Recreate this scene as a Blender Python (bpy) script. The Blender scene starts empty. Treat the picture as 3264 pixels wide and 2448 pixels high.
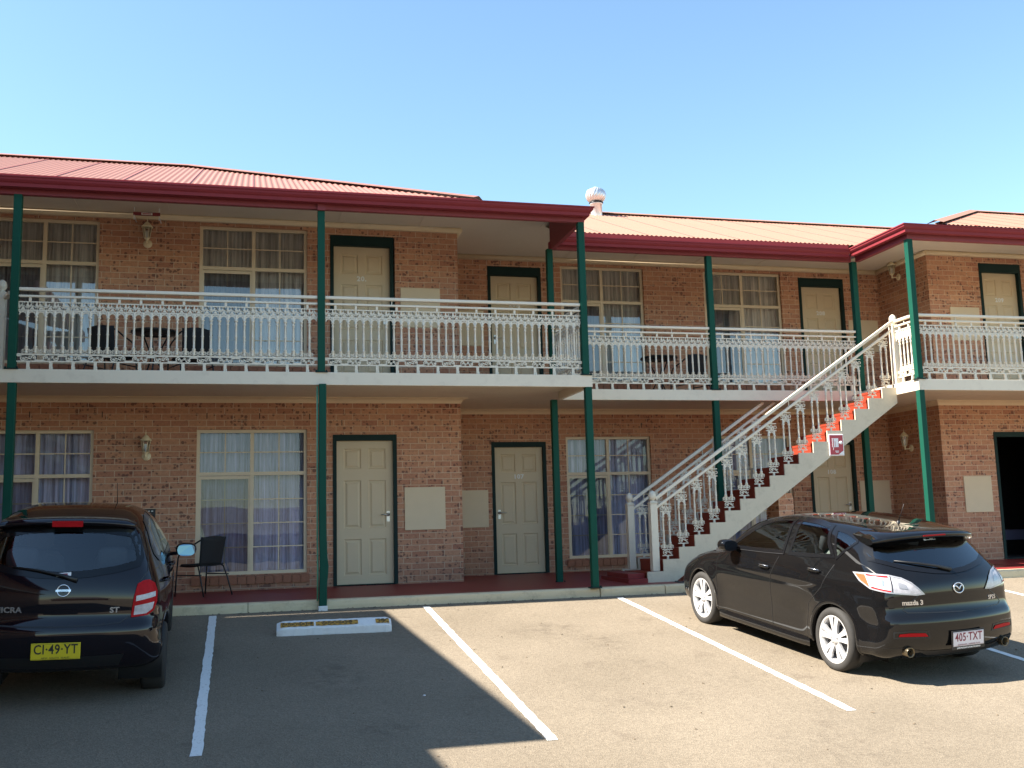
import bpy, bmesh, math, random
import numpy as np
from mathutils import Vector, Matrix
from mathutils.bvhtree import BVHTree
random.seed(7); np.random.seed(7)
SC = bpy.context.scene
COL = SC.collection
R = math.radians

# ------------------------------------------------------------------ mesh builder
class MB:
    def __init__(s): s.v=[]; s.f=[]; s.m=[]; s.sm=[]
    def add(s, vs, fs, mat=0, smooth=False):
        b=len(s.v); s.v.extend(vs)
        for f in fs:
            s.f.append(tuple(i+b for i in f)); s.m.append(mat); s.sm.append(smooth)
    def box(s, x0,x1,y0,y1,z0,z1, mat=0):
        vs=[(x0,y0,z0),(x1,y0,z0),(x1,y1,z0),(x0,y1,z0),(x0,y0,z1),(x1,y0,z1),(x1,y1,z1),(x0,y1,z1)]
        s.add(vs,[(0,3,2,1),(4,5,6,7),(0,1,5,4),(1,2,6,5),(2,3,7,6),(3,0,4,7)],mat)
    def obox(s, c, ax, ay, az, hx, hy, hz, mat=0):
        c=Vector(c); ax=Vector(ax)*hx; ay=Vector(ay)*hy; az=Vector(az)*hz
        vs=[c+ax*i+ay*j+az*k for k in(-1,1) for j in(-1,1) for i in(-1,1)]
        s.add([tuple(v) for v in vs],[(0,2,3,1),(4,5,7,6),(0,1,5,4),(1,3,7,5),(3,2,6,7),(2,0,4,6)],mat)
    def bar(s, p, q, w, h, mat=0, up=(0,0,1)):
        p=Vector(p); q=Vector(q); d=(q-p); L=d.length; d.normalize()
        u=Vector(up); sd=d.cross(u)
        if sd.length<1e-4: sd=d.cross(Vector((1,0,0)))
        sd.normalize(); u=sd.cross(d)
        s.obox((p+q)/2, d, sd, u, L/2, w/2, h/2, mat)
    def prism(s, poly, axis, a0, a1, mat=0, cap=True):
        # poly: 2D points; axis 'x': (y,z), 'y': (x,z), 'z': (x,y)
        def P(p,a):
            return (a,p[0],p[1]) if axis=='x' else (p[0],a,p[1]) if axis=='y' else (p[0],p[1],a)
        n=len(poly); vs=[P(p,a0) for p in poly]+[P(p,a1) for p in poly]
        fs=[(i,(i+1)%n,n+(i+1)%n,n+i) for i in range(n)]
        if cap: fs+= [tuple(range(n-1,-1,-1)), tuple(range(n,2*n))]
        s.add(vs,fs,mat)
    def tube(s, pts, r, n=6, mat=0, smooth=True, cap=True, closed=False):
        pts=[Vector(p) for p in pts]; m=len(pts); vs=[]; nrm=None
        for i,p in enumerate(pts):
            if closed: t=(pts[(i+1)%m]-pts[i-1]).normalized()
            else: t=(pts[min(i+1,m-1)]-pts[max(i-1,0)]).normalized()
            if nrm is None:
                a=Vector((0,0,1)) if abs(t.z)<.9 else Vector((1,0,0))
                nrm=t.cross(a).normalized()
            else:
                nrm=(nrm-t*nrm.dot(t)).normalized()
            b=t.cross(nrm); rr=r[i] if isinstance(r,(list,tuple)) else r
            for k in range(n):
                a=2*math.pi*(k+.5)/n
                vs.append(tuple(p+nrm*math.cos(a)*rr+b*math.sin(a)*rr))
        fs=[]
        for i in range(m if closed else m-1):
            j=(i+1)%m
            for k in range(n):
                fs.append((i*n+k,i*n+(k+1)%n,j*n+(k+1)%n,j*n+k))
        s.add(vs,fs,mat,smooth)
        if cap and not closed:
            b=len(s.v)-len(vs)
            s.f.append(tuple(b+k for k in range(n-1,-1,-1))); s.m.append(mat); s.sm.append(False)
            s.f.append(tuple(b+(m-1)*n+k for k in range(n))); s.m.append(mat); s.sm.append(False)
    def lathe(s, prof, c, n=12, axis='z', mat=0, smooth=True, start=0.):
        # prof: (r, h)
        vs=[]; 
        for r,h in prof:
            for k in range(n):
                a=start+2*math.pi*k/n; x=r*math.cos(a); y=r*math.sin(a)
                p=(x,y,h) if axis=='z' else (h,x,y) if axis=='x' else (x,h,y)
                vs.append((c[0]+p[0],c[1]+p[1],c[2]+p[2]))
        fs=[]
        for i in range(len(prof)-1):
            for k in range(n):
                q=(i*n+k,i*n+(k+1)%n,(i+1)*n+(k+1)%n,(i+1)*n+k)
                fs.append(q if axis!='y' else q[::-1])
        s.add(vs,fs,mat,smooth)
    def build(s, name, mats, parent=None, label=None, weld=False, bevel=0, **kw):
        me=bpy.data.meshes.new(name)
        me.from_pydata(s.v,[],s.f)
        if not isinstance(mats,(list,tuple)): mats=[mats]
        for m in mats: me.materials.append(m)
        me.polygons.foreach_set('material_index', s.m)
        me.polygons.foreach_set('use_smooth', s.sm)
        if weld:
            bm=bmesh.new(); bm.from_mesh(me); bmesh.ops.remove_doubles(bm,verts=bm.verts,dist=weld if weld is not True else 1e-4)
            bm.to_mesh(me); bm.free()
        me.update()
        o=bpy.data.objects.new(name,me); COL.objects.link(o)
        if parent: o.parent=parent
        if label: o['label']=label
        for k,v in kw.items(): o[k]=v
        if bevel:
            b=o.modifiers.new('edge','BEVEL'); b.width=bevel; b.segments=2; b.limit_method='ANGLE'; b.angle_limit=R(40)
        return o

def thing(name,label,cat,loc=(0,0,0),rotz=0,group=None):
    o=bpy.data.objects.new(name,None); COL.objects.link(o); o.location=loc; o.rotation_euler=(0,0,rotz)
    o.empty_display_size=.1
    o['label']=label; o['category']=cat
    if group:o['group']=group
    return o
def tag(o,label,cat,group=None):
    o['label']=label;o['category']=cat
    if group:o['group']=group
    return o
def kids(o): return [c for c in bpy.data.objects if c.parent is o]
def copy_tree(o,parent=None):
    c=o.copy(); COL.objects.link(c)
    if parent: c.parent=parent
    for ch in kids(o):
        copy_tree(ch,c)
    return c
def text_mesh(txt,size,depth=.0,bold=0.,align='CENTER',sx=1.,space=1.):
    cu=bpy.data.curves.new('t','FONT'); cu.body=txt; cu.size=size; cu.align_x=align; cu.align_y='CENTER'
    cu.extrude=depth; cu.offset=bold; cu.space_character=space; cu.resolution_u=3
    ob=bpy.data.objects.new('t',cu); COL.objects.link(ob)
    dg=bpy.context.evaluated_depsgraph_get(); dg.update()
    me=bpy.data.meshes.new_from_object(ob.evaluated_get(dg))
    bpy.data.objects.remove(ob); bpy.data.curves.remove(cu)
    for v in me.vertices: v.co.x*=sx
    return me
def add_text(name,txt,size,mat,parent,M,depth=.0015,bold=0.,sx=1.,space=1.,label=None,align='CENTER'):
    me=text_mesh(txt,size,depth,bold,align,sx,space); me.transform(M); me.materials.clear(); me.materials.append(mat)
    o=bpy.data.objects.new(name,me); COL.objects.link(o); o.parent=parent
    if label:o['label']=label
    return o
# text facing -y (towards the camera): x->x, y->z
def face_front(x,y,z,tilt=0.): return Matrix.Translation((x,y,z))@Matrix.Rotation(R(90)-tilt,4,'X')

# ------------------------------------------------------------------ materials
class NT:
    def __init__(s,name):
        s.m=bpy.data.materials.new(name); s.m.use_nodes=True; s.t=s.m.node_tree; s.t.nodes.clear()
        s.out=s.n('ShaderNodeOutputMaterial')
    def n(s,typ,**kw):
        nd=s.t.nodes.new(typ)
        for k,v in kw.items():
            if k.startswith('i_'):
                key=k[2:]; key=int(key) if key.isdigit() else key.replace('_',' ')
                nd.inputs[key].default_value=v
            else: setattr(nd,k,v)
        return nd
    def l(s,a,ao,b,bi): s.t.links.new(a.outputs[ao],b.inputs[bi])
def c4(c): return (c[0],c[1],c[2],1)
def paint(name,col,rough=.5,var=.08,scale=3.,bump=.0,metal=0.,coat=0.,spec=.5,coords='Object',dirt=0.,dirtcol=(.12,.09,.06)):
    T=NT(name); tc=T.n('ShaderNodeTexCoord'); nz=T.n('ShaderNodeTexNoise',i_Scale=scale,i_Detail=6.,i_Roughness=.6)
    T.l(tc,coords,nz,'Vector')
    mx=T.n('ShaderNodeMix',data_type='RGBA'); mx.inputs[6].default_value=c4([c*(1-var) for c in col]); mx.inputs[7].default_value=c4([min(1,c*(1+var)) for c in col])
    T.l(nz,'Fac',mx,0)
    src=(mx,2)
    if dirt>0:
        nd=T.n('ShaderNodeTexNoise',i_Scale=scale*2.7,i_Detail=8.,i_Roughness=.7); T.l(tc,coords,nd,'Vector')
        rp=T.n('ShaderNodeValToRGB'); rp.color_ramp.elements[0].position=.52; rp.color_ramp.elements[1].position=.75
        rp.color_ramp.elements[1].color=(dirt,dirt,dirt,1); rp.color_ramp.elements[0].color=(0,0,0,1)
        T.l(nd,'Fac',rp,0)
        m2=T.n('ShaderNodeMix',data_type='RGBA'); m2.inputs[7].default_value=c4(dirtcol); T.l(rp,0,m2,0); T.l(mx,2,m2,6); src=(m2,2)
    b=T.n('ShaderNodeBsdfPrincipled',i_Roughness=rough,i_Metallic=metal); b.inputs['Specular IOR Level'].default_value=spec
    if coat: b.inputs['Coat Weight'].default_value=coat; b.inputs['Coat Roughness'].default_value=.03
    T.l(src[0],src[1],b,'Base Color')
    if bump:
        n2=T.n('ShaderNodeTexNoise',i_Scale=scale*12,i_Detail=4.); T.l(tc,coords,n2,'Vector')
        bp=T.n('ShaderNodeBump',i_Strength=bump,i_Distance=.01); T.l(n2,'Fac',bp,'Height'); T.l(bp,0,b,'Normal')
    T.l(b,0,T.out,0); return T.m

def brick_mat(name):
    T=NT(name); tc=T.n('ShaderNodeTexCoord'); sp=T.n('ShaderNodeSeparateXYZ'); T.l(tc,'Object',sp,0)
    ge=T.n('ShaderNodeNewGeometry'); sn=T.n('ShaderNodeSeparateXYZ'); T.l(ge,'True Normal',sn,0)
    ab=T.n('ShaderNodeMath',operation='ABSOLUTE'); T.l(sn,'Y',ab,0)
    gt=T.n('ShaderNodeMath',operation='GREATER_THAN'); gt.inputs[1].default_value=.5; T.l(ab,0,gt,0)
    mu=T.n('ShaderNodeMix',data_type='FLOAT'); T.l(gt,0,mu,0); T.l(sp,'Y',mu,2); T.l(sp,'X',mu,3)
    cb=T.n('ShaderNodeCombineXYZ'); T.l(mu,0,cb,'X'); T.l(sp,'Z',cb,'Y')
    # wobble the courses a little so that edges are not ruler straight
    wn=T.n('ShaderNodeTexNoise',i_Scale=9.,i_Detail=2.); T.l(cb,0,wn,'Vector')
    ws=T.n('ShaderNodeVectorMath',operation='SCALE'); ws.inputs[3].default_value=.006; T.l(wn,'Color',ws,0)
    wa=T.n('ShaderNodeVectorMath',operation='ADD'); T.l(cb,0,wa,0); T.l(ws,0,wa,1)
    br=T.n('ShaderNodeTexBrick',offset=.5,squash=1.)
    br.inputs['Scale'].default_value=1.; br.inputs['Brick Width'].default_value=.24; br.inputs['Row Height'].default_value=.087
    br.inputs['Mortar Size'].default_value=.0055; br.inputs['Mortar Smooth'].default_value=.3; br.inputs['Bias'].default_value=0
    br.inputs['Color1'].default_value=(0,0,0,1); br.inputs['Color2'].default_value=(1,1,1,1); br.inputs['Mortar'].default_value=(.5,.5,.5,1)
    T.l(wa,0,br,'Vector')
    rp=T.n('ShaderNodeValToRGB'); e=rp.color_ramp.elements
    e[0].position=0.; e[0].color=(.465,.215,.138,1); e[1].position=1.; e[1].color=(.635,.355,.218,1)
    for p,c in ((.25,(.555,.288,.178,1)),(.5,(.60,.325,.20,1)),(.75,(.525,.26,.165,1))):
        x=e.new(p); x.color=c
    T.l(br,'Color',rp,0)
    # fine tone inside each brick
    n1=T.n('ShaderNodeTexNoise',i_Scale=22.,i_Detail=6.,i_Roughness=.7); T.l(cb,0,n1,'Vector')
    m1=T.n('ShaderNodeMix',data_type='RGBA',blend_type='MULTIPLY'); m1.inputs[0].default_value=.6
    r1=T.n('ShaderNodeValToRGB'); r1.color_ramp.elements[0].color=(.55,.5,.5,1); r1.color_ramp.elements[0].position=.3; r1.color_ramp.elements[1].color=(1.15,1.12,1.1,1); r1.color_ramp.elements[1].position=.7
    T.l(n1,'Fac',r1,0); T.l(rp,0,m1,6); T.l(r1,0,m1,7)
    # dark ironspot blotches, gathered on some bricks
    off=T.n('ShaderNodeVectorMath',operation='ADD'); off.inputs[1].default_value=(13.1,4.7,0); T.l(cb,0,off,0)
    dw=T.n('ShaderNodeTexNoise',i_Scale=45.,i_Detail=2.); T.l(off,0,dw,'Vector')
    ds=T.n('ShaderNodeVectorMath',operation='SCALE'); ds.inputs[3].default_value=.022; T.l(dw,'Color',ds,0)
    o2=T.n('ShaderNodeVectorMath',operation='ADD'); T.l(off,0,o2,0); T.l(ds,0,o2,1)
    vo=T.n('ShaderNodeTexVoronoi',i_Scale=21.); T.l(o2,0,vo,'Vector')
    vc=T.n('ShaderNodeSeparateColor'); T.l(vo,'Color',vc,0)
    n3=T.n('ShaderNodeTexNoise',i_Scale=2.6,i_Detail=3.); T.l(off,0,n3,'Vector')
    sz=T.n('ShaderNodeMath',operation='MULTIPLY_ADD'); sz.inputs[1].default_value=1.5; T.l(n3,'Fac',sz,0); T.l(vc,0,sz,2)      # random + patchiness
    mr=T.n('ShaderNodeMapRange'); mr.inputs['From Min'].default_value=1.10; mr.inputs['From Max'].default_value=1.85; mr.inputs['To Min'].default_value=0.; mr.inputs['To Max'].default_value=.62; T.l(sz,0,mr,0)
    su_=T.n('ShaderNodeMath',operation='SUBTRACT'); T.l(mr,0,su_,0); T.l(vo,'Distance',su_,1)
    r2=T.n('ShaderNodeMapRange'); r2.inputs['From Min'].default_value=-.06; r2.inputs['From Max'].default_value=.10; T.l(su_,0,r2,0)
    md=T.n('ShaderNodeMix',data_type='RGBA'); md.inputs[7].default_value=(.135,.062,.05,1)
    sc=T.n('ShaderNodeMath',operation='MULTIPLY'); sc.inputs[1].default_value=.8; T.l(r2,0,sc,0); T.l(sc,0,md,0); T.l(m1,2,md,6)
    # mortar
    mm=T.n('ShaderNodeMix',data_type='RGBA'); mm.inputs[7].default_value=(.63,.48,.35,1); T.l(br,'Fac',mm,0); T.l(md,2,mm,6)
    gn=T.n('ShaderNodeTexNoise',i_Scale=1.7,i_Detail=6.,i_Roughness=.65); T.l(cb,0,gn,'Vector')
    gz_=T.n('ShaderNodeMath',operation='MULTIPLY_ADD'); gz_.inputs[1].default_value=-.55; T.l(gn,'Fac',gz_,0); T.l(sp,'Z',gz_,2)
    gr=T.n('ShaderNodeMapRange'); gr.inputs['From Min'].default_value=-.20; gr.inputs['From Max'].default_value=.35; gr.inputs['To Min'].default_value=.42; gr.inputs['To Max'].default_value=0.; T.l(gz_,0,gr,0)
    gm=T.n('ShaderNodeMix',data_type='RGBA'); gm.inputs[7].default_value=(.17,.11,.085,1); T.l(gr,0,gm,0); T.l(mm,2,gm,6)
    tv=T.n('ShaderNodeTexNoise',i_Scale=.8,i_Detail=4.); T.l(cb,0,tv,'Vector')
    tr_=T.n('ShaderNodeValToRGB'); tr_.color_ramp.elements[0].position=.3; tr_.color_ramp.elements[0].color=(.86,.84,.84,1); tr_.color_ramp.elements[1].position=.7; tr_.color_ramp.elements[1].color=(1.06,1.05,1.03,1); T.l(tv,'Fac',tr_,0)
    tm=T.n('ShaderNodeMix',data_type='RGBA',blend_type='MULTIPLY'); tm.inputs[0].default_value=1.; T.l(gm,2,tm,6); T.l(tr_,0,tm,7)
    b=T.n('ShaderNodeBsdfPrincipled',i_Roughness=.85); T.l(tm,2,b,'Base Color')
    iv=T.n('ShaderNodeMath',operation='MULTIPLY_ADD'); iv.inputs[1].default_value=-1.; T.l(br,'Fac',iv,0); T.l(n1,'Fac',iv,2)
    bp=T.n('ShaderNodeBump',i_Strength=.5,i_Distance=.008); T.l(iv,0,bp,'Height'); T.l(bp,0,b,'Normal')
    T.l(b,0,T.out,0); return T.m

def asphalt_mat(name):
    T=NT(name); tc=T.n('ShaderNodeTexCoord')
    n1=T.n('ShaderNodeTexNoise',i_Scale=.55,i_Detail=5.,i_Roughness=.6); T.l(tc,'Object',n1,'Vector')
    r1=T.n('ShaderNodeValToRGB'); e=r1.color_ramp.elements; e[0].position=.3; e[0].color=(.184,.151,.111,1); e[1].position=.72; e[1].color=(.236,.195,.146,1); T.l(n1,'Fac',r1,0)
    v=T.n('ShaderNodeTexVoronoi',i_Scale=85.); T.l(tc,'Object',v,'Vector')
    hs=T.n('ShaderNodeValToRGB'); hs.color_ramp.elements[0].color=(.82,.81,.80,1); hs.color_ramp.elements[1].color=(1.14,1.14,1.13,1)
    sv=T.n('ShaderNodeSeparateColor'); T.l(v,'Color',sv,0); T.l(sv,0,hs,0)
    m1=T.n('ShaderNodeMix',data_type='RGBA',blend_type='MULTIPLY'); m1.inputs[0].default_value=1.; T.l(r1,0,m1,6); T.l(hs,0,m1,7)
    n2=T.n('ShaderNodeTexNoise',i_Scale=30.,i_Detail=8.,i_Roughness=.8); T.l(tc,'Object',n2,'Vector')
    r2=T.n('ShaderNodeValToRGB'); r2.color_ramp.elements[0].color=(.78,.78,.78,1); r2.color_ramp.elements[0].position=.3; r2.color_ramp.elements[1].color=(1.10,1.10,1.10,1); r2.color_ramp.elements[1].position=.65; T.l(n2,'Fac',r2,0)
    m2=T.n('ShaderNodeMix',data_type='RGBA',blend_type='MULTIPLY'); m2.inputs[0].default_value=.8; T.l(m1,2,m2,6); T.l(r2,0,m2,7)
    # oil drips in the bays
    n3=T.n('ShaderNodeTexNoise',i_Scale=1.9,i_Detail=5.,i_Roughness=.65)
    mp=T.n('ShaderNodeMapping'); mp.inputs['Scale'].default_value=(1.,.8,0); mp.inputs['Location'].default_value=(3.3,1.2,0); T.l(tc,'Object',mp,0); T.l(mp,0,n3,'Vector')
    r3=T.n('ShaderNodeValToRGB'); r3.color_ramp.elements[0].position=.60; r3.color_ramp.elements[1].position=.74; r3.color_ramp.elements[1].color=(.5,.5,.5,1); T.l(n3,'Fac',r3,0)
    m3=T.n('ShaderNodeMix',data_type='RGBA'); m3.inputs[7].default_value=(.10,.075,.055,1); T.l(r3,0,m3,0); T.l(m2,2,m3,6)
    # old drips and scuffs left in the bays
    acc=None
    n4=T.n('ShaderNodeTexNoise',i_Scale=7.,i_Detail=6.,i_Roughness=.75); T.l(tc,'Object',n4,'Vector')
    for (sx,sy,rx,ry,st) in ((3.15,11.0,.55,.45,1.),(3.55,10.3,.35,.6,.7),(.75,9.6,.5,.8,.8),(5.35,8.3,.4,.25,.6),(3.2,8.2,.9,.35,.45),(4.0,6.7,.6,.5,.5),(1.0,7.9,.35,.35,.6),(5.6,11.6,.5,.3,.6)):
        mp2=T.n('ShaderNodeMapping'); mp2.inputs['Location'].default_value=(-sx/rx,-sy/ry,0); mp2.inputs['Scale'].default_value=(1/rx,1/ry,0); T.l(tc,'Object',mp2,0)
        ln=T.n('ShaderNodeVectorMath',operation='LENGTH'); T.l(mp2,0,ln,0)
        rm=T.n('ShaderNodeMapRange'); rm.inputs['From Min'].default_value=1.; rm.inputs['From Max'].default_value=.2; rm.inputs['To Max'].default_value=st; T.l(ln,'Value',rm,0)
        if acc is None: acc=rm
        else:
            mm_=T.n('ShaderNodeMath',operation='MAXIMUM'); T.l(acc,0,mm_,0); T.l(rm,0,mm_,1); acc=mm_
    r4=T.n('ShaderNodeValToRGB'); r4.color_ramp.elements[0].position=.44; r4.color_ramp.elements[1].position=.64; T.l(n4,'Fac',r4,0)
    k4=T.n('ShaderNodeMath',operation='MULTIPLY'); T.l(acc,0,k4,0); T.l(r4,0,k4,1)
    k5=T.n('ShaderNodeMath',operation='MULTIPLY'); k5.inputs[1].default_value=.62; T.l(k4,0,k5,0)
    m4=T.n('ShaderNodeMix',data_type='RGBA'); m4.inputs[7].default_value=(.072,.055,.042,1); T.l(k5,0,m4,0); T.l(m3,2,m4,6)
    # hairline cracks
    wn=T.n('ShaderNodeTexNoise',i_Scale=2.5,i_Detail=5.); T.l(tc,'Object',wn,'Vector')
    w2=T.n('ShaderNodeVectorMath',operation='SCALE'); w2.inputs[3].default_value=.55; T.l(wn,'Color',w2,0)
    w3=T.n('ShaderNodeVectorMath',operation='ADD'); T.l(tc,'Object',w3,0); T.l(w2,0,w3,1)
    ve=T.n('ShaderNodeTexVoronoi',i_Scale=.33,feature='DISTANCE_TO_EDGE'); T.l(w3,0,ve,'Vector')
    ce=T.n('ShaderNodeMapRange'); ce.inputs['From Min'].default_value=.0015; ce.inputs['From Max'].default_value=.0045; ce.inputs['To Min'].default_value=.13; ce.inputs['To Max'].default_value=0.; T.l(ve,'Distance',ce,0)
    m5=T.n('ShaderNodeMix',data_type='RGBA'); m5.inputs[7].default_value=(.06,.048,.036,1); T.l(ce,0,m5,0); T.l(m4,2,m5,6)
    b=T.n('ShaderNodeBsdfPrincipled',i_Roughness=.9); b.inputs['Specular IOR Level'].default_value=.25; T.l(m5,2,b,'Base Color')
    ad=T.n('ShaderNodeMath',operation='ADD'); T.l(v,'Distance',ad,0); T.l(n2,'Fac',ad,1)
    bp=T.n('ShaderNodeBump',i_Strength=.6,i_Distance=.006); T.l(ad,0,bp,'Height'); T.l(bp,0,b,'Normal')
    T.l(b,0,T.out,0); return T.m

def line_mat(name):
    T=NT(name); tc=T.n('ShaderNodeTexCoord')
    n2=T.n('ShaderNodeTexNoise',i_Scale=38.,i_Detail=8.,i_Roughness=.75); T.l(tc,'Object',n2,'Vector')
    r=T.n('ShaderNodeValToRGB'); r.color_ramp.elements[0].position=.34; r.color_ramp.elements[0].color=(.34,.29,.23,1); r.color_ramp.elements[1].position=.43; r.color_ramp.elements[1].color=(.78,.77,.74,1); T.l(n2,'Fac',r,0)
    b=T.n('ShaderNodeBsdfPrincipled',i_Roughness=.7); T.l(r,0,b,'Base Color')
    bp=T.n('ShaderNodeBump',i_Strength=.4,i_Distance=.004); T.l(n2,'Fac',bp,'Height'); T.l(bp,0,b,'Normal')
    T.l(b,0,T.out,0); return T.m

def glass_mat(name,tint=(.85,.88,.9),refl=.1,rough=.0):
    T=NT(name); tr=T.n('ShaderNodeBsdfTransparent'); tr.inputs[0].default_value=c4(tint)
    gl=T.n('ShaderNodeBsdfGlossy',i_Roughness=rough); gl.inputs[0].default_value=(1,1,1,1)
    fr=T.n('ShaderNodeFresnel',i_IOR=1.5); ad=T.n('ShaderNodeMath',operation='MULTIPLY_ADD'); ad.inputs[1].default_value=1.25; ad.inputs[2].default_value=refl; ad.use_clamp=True; T.l(fr,0,ad,0)
    mx=T.n('ShaderNodeMixShader'); T.l(ad,0,mx,0); T.l(tr,0,mx,1); T.l(gl,0,mx,2)
    # slightly uneven pane
    tc=T.n('ShaderNodeTexCoord'); nz=T.n('ShaderNodeTexNoise',i_Scale=1.6,i_Detail=1.); T.l(tc,'Object',nz,'Vector')
    bp=T.n('ShaderNodeBump',i_Strength=.05,i_Distance=.02); T.l(nz,'Fac',bp,'Height'); T.l(bp,0,gl,'Normal')
    T.l(mx,0,T.out,0); return T.m

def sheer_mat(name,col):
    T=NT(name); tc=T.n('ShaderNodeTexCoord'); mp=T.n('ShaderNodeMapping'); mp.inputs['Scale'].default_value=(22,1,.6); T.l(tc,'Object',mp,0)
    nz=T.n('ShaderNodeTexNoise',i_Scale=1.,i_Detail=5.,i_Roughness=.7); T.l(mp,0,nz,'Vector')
    r=T.n('ShaderNodeValToRGB'); r.color_ramp.elements[0].position=.34; r.color_ramp.elements[0].color=c4([c*.36 for c in col]); r.color_ramp.elements[1].position=.62; r.color_ramp.elements[1].color=c4(col); T.l(nz,'Fac',r,0)  # dark vertical streaks: shade of the curtain folds put into the colour
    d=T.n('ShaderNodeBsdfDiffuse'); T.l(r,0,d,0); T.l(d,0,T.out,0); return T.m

M={}
M['brick']=brick_mat('brick'); M['asphalt']=asphalt_mat('asphalt'); M['line']=line_mat('line_paint')
M['mortar_sill']=paint('sill_brick',(.36,.16,.10),.85,.25,30,.2)
M['cream']=paint('cream_paint',(.60,.52,.395),.45,.06,4.,dirt=.25,dirtcol=(.35,.28,.2))
M['rail']=paint('rail_paint',(.71,.635,.51),.35,.05,6.,dirt=.15,dirtcol=(.4,.33,.25))
M['fascia']=paint('fascia_paint',(.72,.64,.51),.55,.05,2.,dirt=.3,dirtcol=(.38,.31,.24))
M['soffit']=paint('soffit_paint',(.76,.665,.565),.7,.04,1.2,dirt=.12,dirtcol=(.4,.34,.28))
M['cornice']=paint('cornice_paint',(.78,.635,.44),.6,.05,2.,dirt=.15,dirtcol=(.35,.28,.2))
M['green']=paint('green_paint',(.008,.068,.045),.55,.15,4.,spec=.12,dirt=.25,dirtcol=(.02,.04,.035))
M['greendark']=paint('dark_green_paint',(.006,.024,.023),.6,.15,4.,spec=.2)
M['maroon']=paint('maroon_paint',(.225,.032,.042),.6,.12,3.,dirt=.3,dirtcol=(.11,.018,.022))
M['gutter']=paint('gutter_paint',(.225,.030,.038),.6,.10,3.,spec=.2,dirt=.25,dirtcol=(.12,.02,.025)); M['fascialit']=paint('lit_fascia_red',(.36,.050,.050),.55,.1,3.,spec=.3)  # fascia strip red made brighter: bounce light put into its colour
M['roof_glare']=paint('glare_roof_steel',(.30,.165,.115),.6,.05,1.5,spec=.2,dirt=.2,dirtcol=(.24,.125,.085)); M['roof']=paint('roof_steel',(.235,.098,.070),.6,spec=.2) if False else paint('roof_steel',(.275,.120,.088),.62,.06,1.5,dirt=.25,dirtcol=(.38,.15,.1))  # first is a lighter copy of the roof steel, glare put into its colour
M['roofcap']=paint('ridge_steel',(.40,.12,.09),.4,.06,2.)
M['door']=paint('door_paint',(.62,.505,.34),.5,.04,3.)
M['panel']=paint('panel_paint',(.70,.575,.40),.7,.05,6.,bump=.1)
M['frame']=paint('window_frame',(.70,.585,.42),.4,.04,5.)
M['glass']=glass_mat('window_glass',(.92,.93,.95),.0); M['glass_up']=glass_mat('upper_window_glass',(.94,.95,.95),.09)
M['screen']=glass_mat('screened_glass',(.62,.64,.68),.0); M['screen_up']=glass_mat('upper_screened_glass',(.55,.58,.63),.06)
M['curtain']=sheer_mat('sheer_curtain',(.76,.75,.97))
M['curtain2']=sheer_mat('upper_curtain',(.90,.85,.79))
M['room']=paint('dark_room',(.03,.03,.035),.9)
M['porch']=paint('porch_floor_paint',(.22,.026,.026),.45,.15,2.5,spec=.35,dirt=.4,dirtcol=(.12,.03,.028))
M['step']=paint('step_paint',(.25,.036,.016),.6,.1,4.,spec=.25,dirt=.2,dirtcol=(.3,.05,.03))
M['kerb']=paint('kerb_paint',(.66,.545,.35),.7,.1,3.,bump=.3,dirt=.5,dirtcol=(.24,.19,.13))
M['stringer']=paint('stair_render',(.58,.51,.39),.75,.08,3.,bump=.25,dirt=.35,dirtcol=(.3,.25,.18))
M['white']=paint('white_paint',(.75,.74,.72),.6,.05,6.,bump=.2,dirt=.3,dirtcol=(.4,.37,.33))
M['blackmetal']=paint('black_metal',(.012,.012,.014),.4,.2,10.)
M['weave']=paint('black_weave',(.012,.013,.016),.75,.4,120.,bump=.4)
M['chrome']=paint('chrome',(.55,.53,.50),.35,.02,5.,metal=1.)
M['lampmetal']=paint('lantern_paint',(.78,.68,.47),.4,.06,8.)
M['lampglass']=glass_mat('lantern_glass',(.9,.9,.88),.06)
M['bulb']=paint('bulb_glass',(.8,.78,.72),.3)
M['galv']=paint('galvanised',(.80,.80,.80),.32,.08,6.,metal=.6)
M['red']=paint('red_sign',(.42,.03,.05),.35,.08,6.)
M['signwhite']=paint('sign_white',(.82,.80,.80),.45,.03,6.)
M['black']=paint('black_plastic',(.010,.010,.011),.45,.2,10.)
M['yellow']=paint('tape_yellow',(.50,.26,.04),.6,.25,30.,dirt=.5,dirtcol=(.15,.1,.04))
M['tapeblack']=paint('tape_black',(.02,.018,.016),.6)
M['gravel']=paint('dark_gravel',(.10,.09,.08),.95,.5,40.,bump=1.)
M['num']=paint('number_white',(.78,.78,.76),.4)
M['earth']=paint('dry_ground',(.22,.18,.12),.95,.25,.2)
CFW=(0.248084, 0.959168, 0.135835); CRT=(0.968705, -0.246787, -0.026581); CUP=(-0.008027, -0.138179, 0.990375); CZ=0.96384; CLENS=35.7966
SUN_E=17.5; SKY_S=.30; SKY_AIR=1.0; SKY_DUST=.3; SKY_OZ=.4
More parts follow.
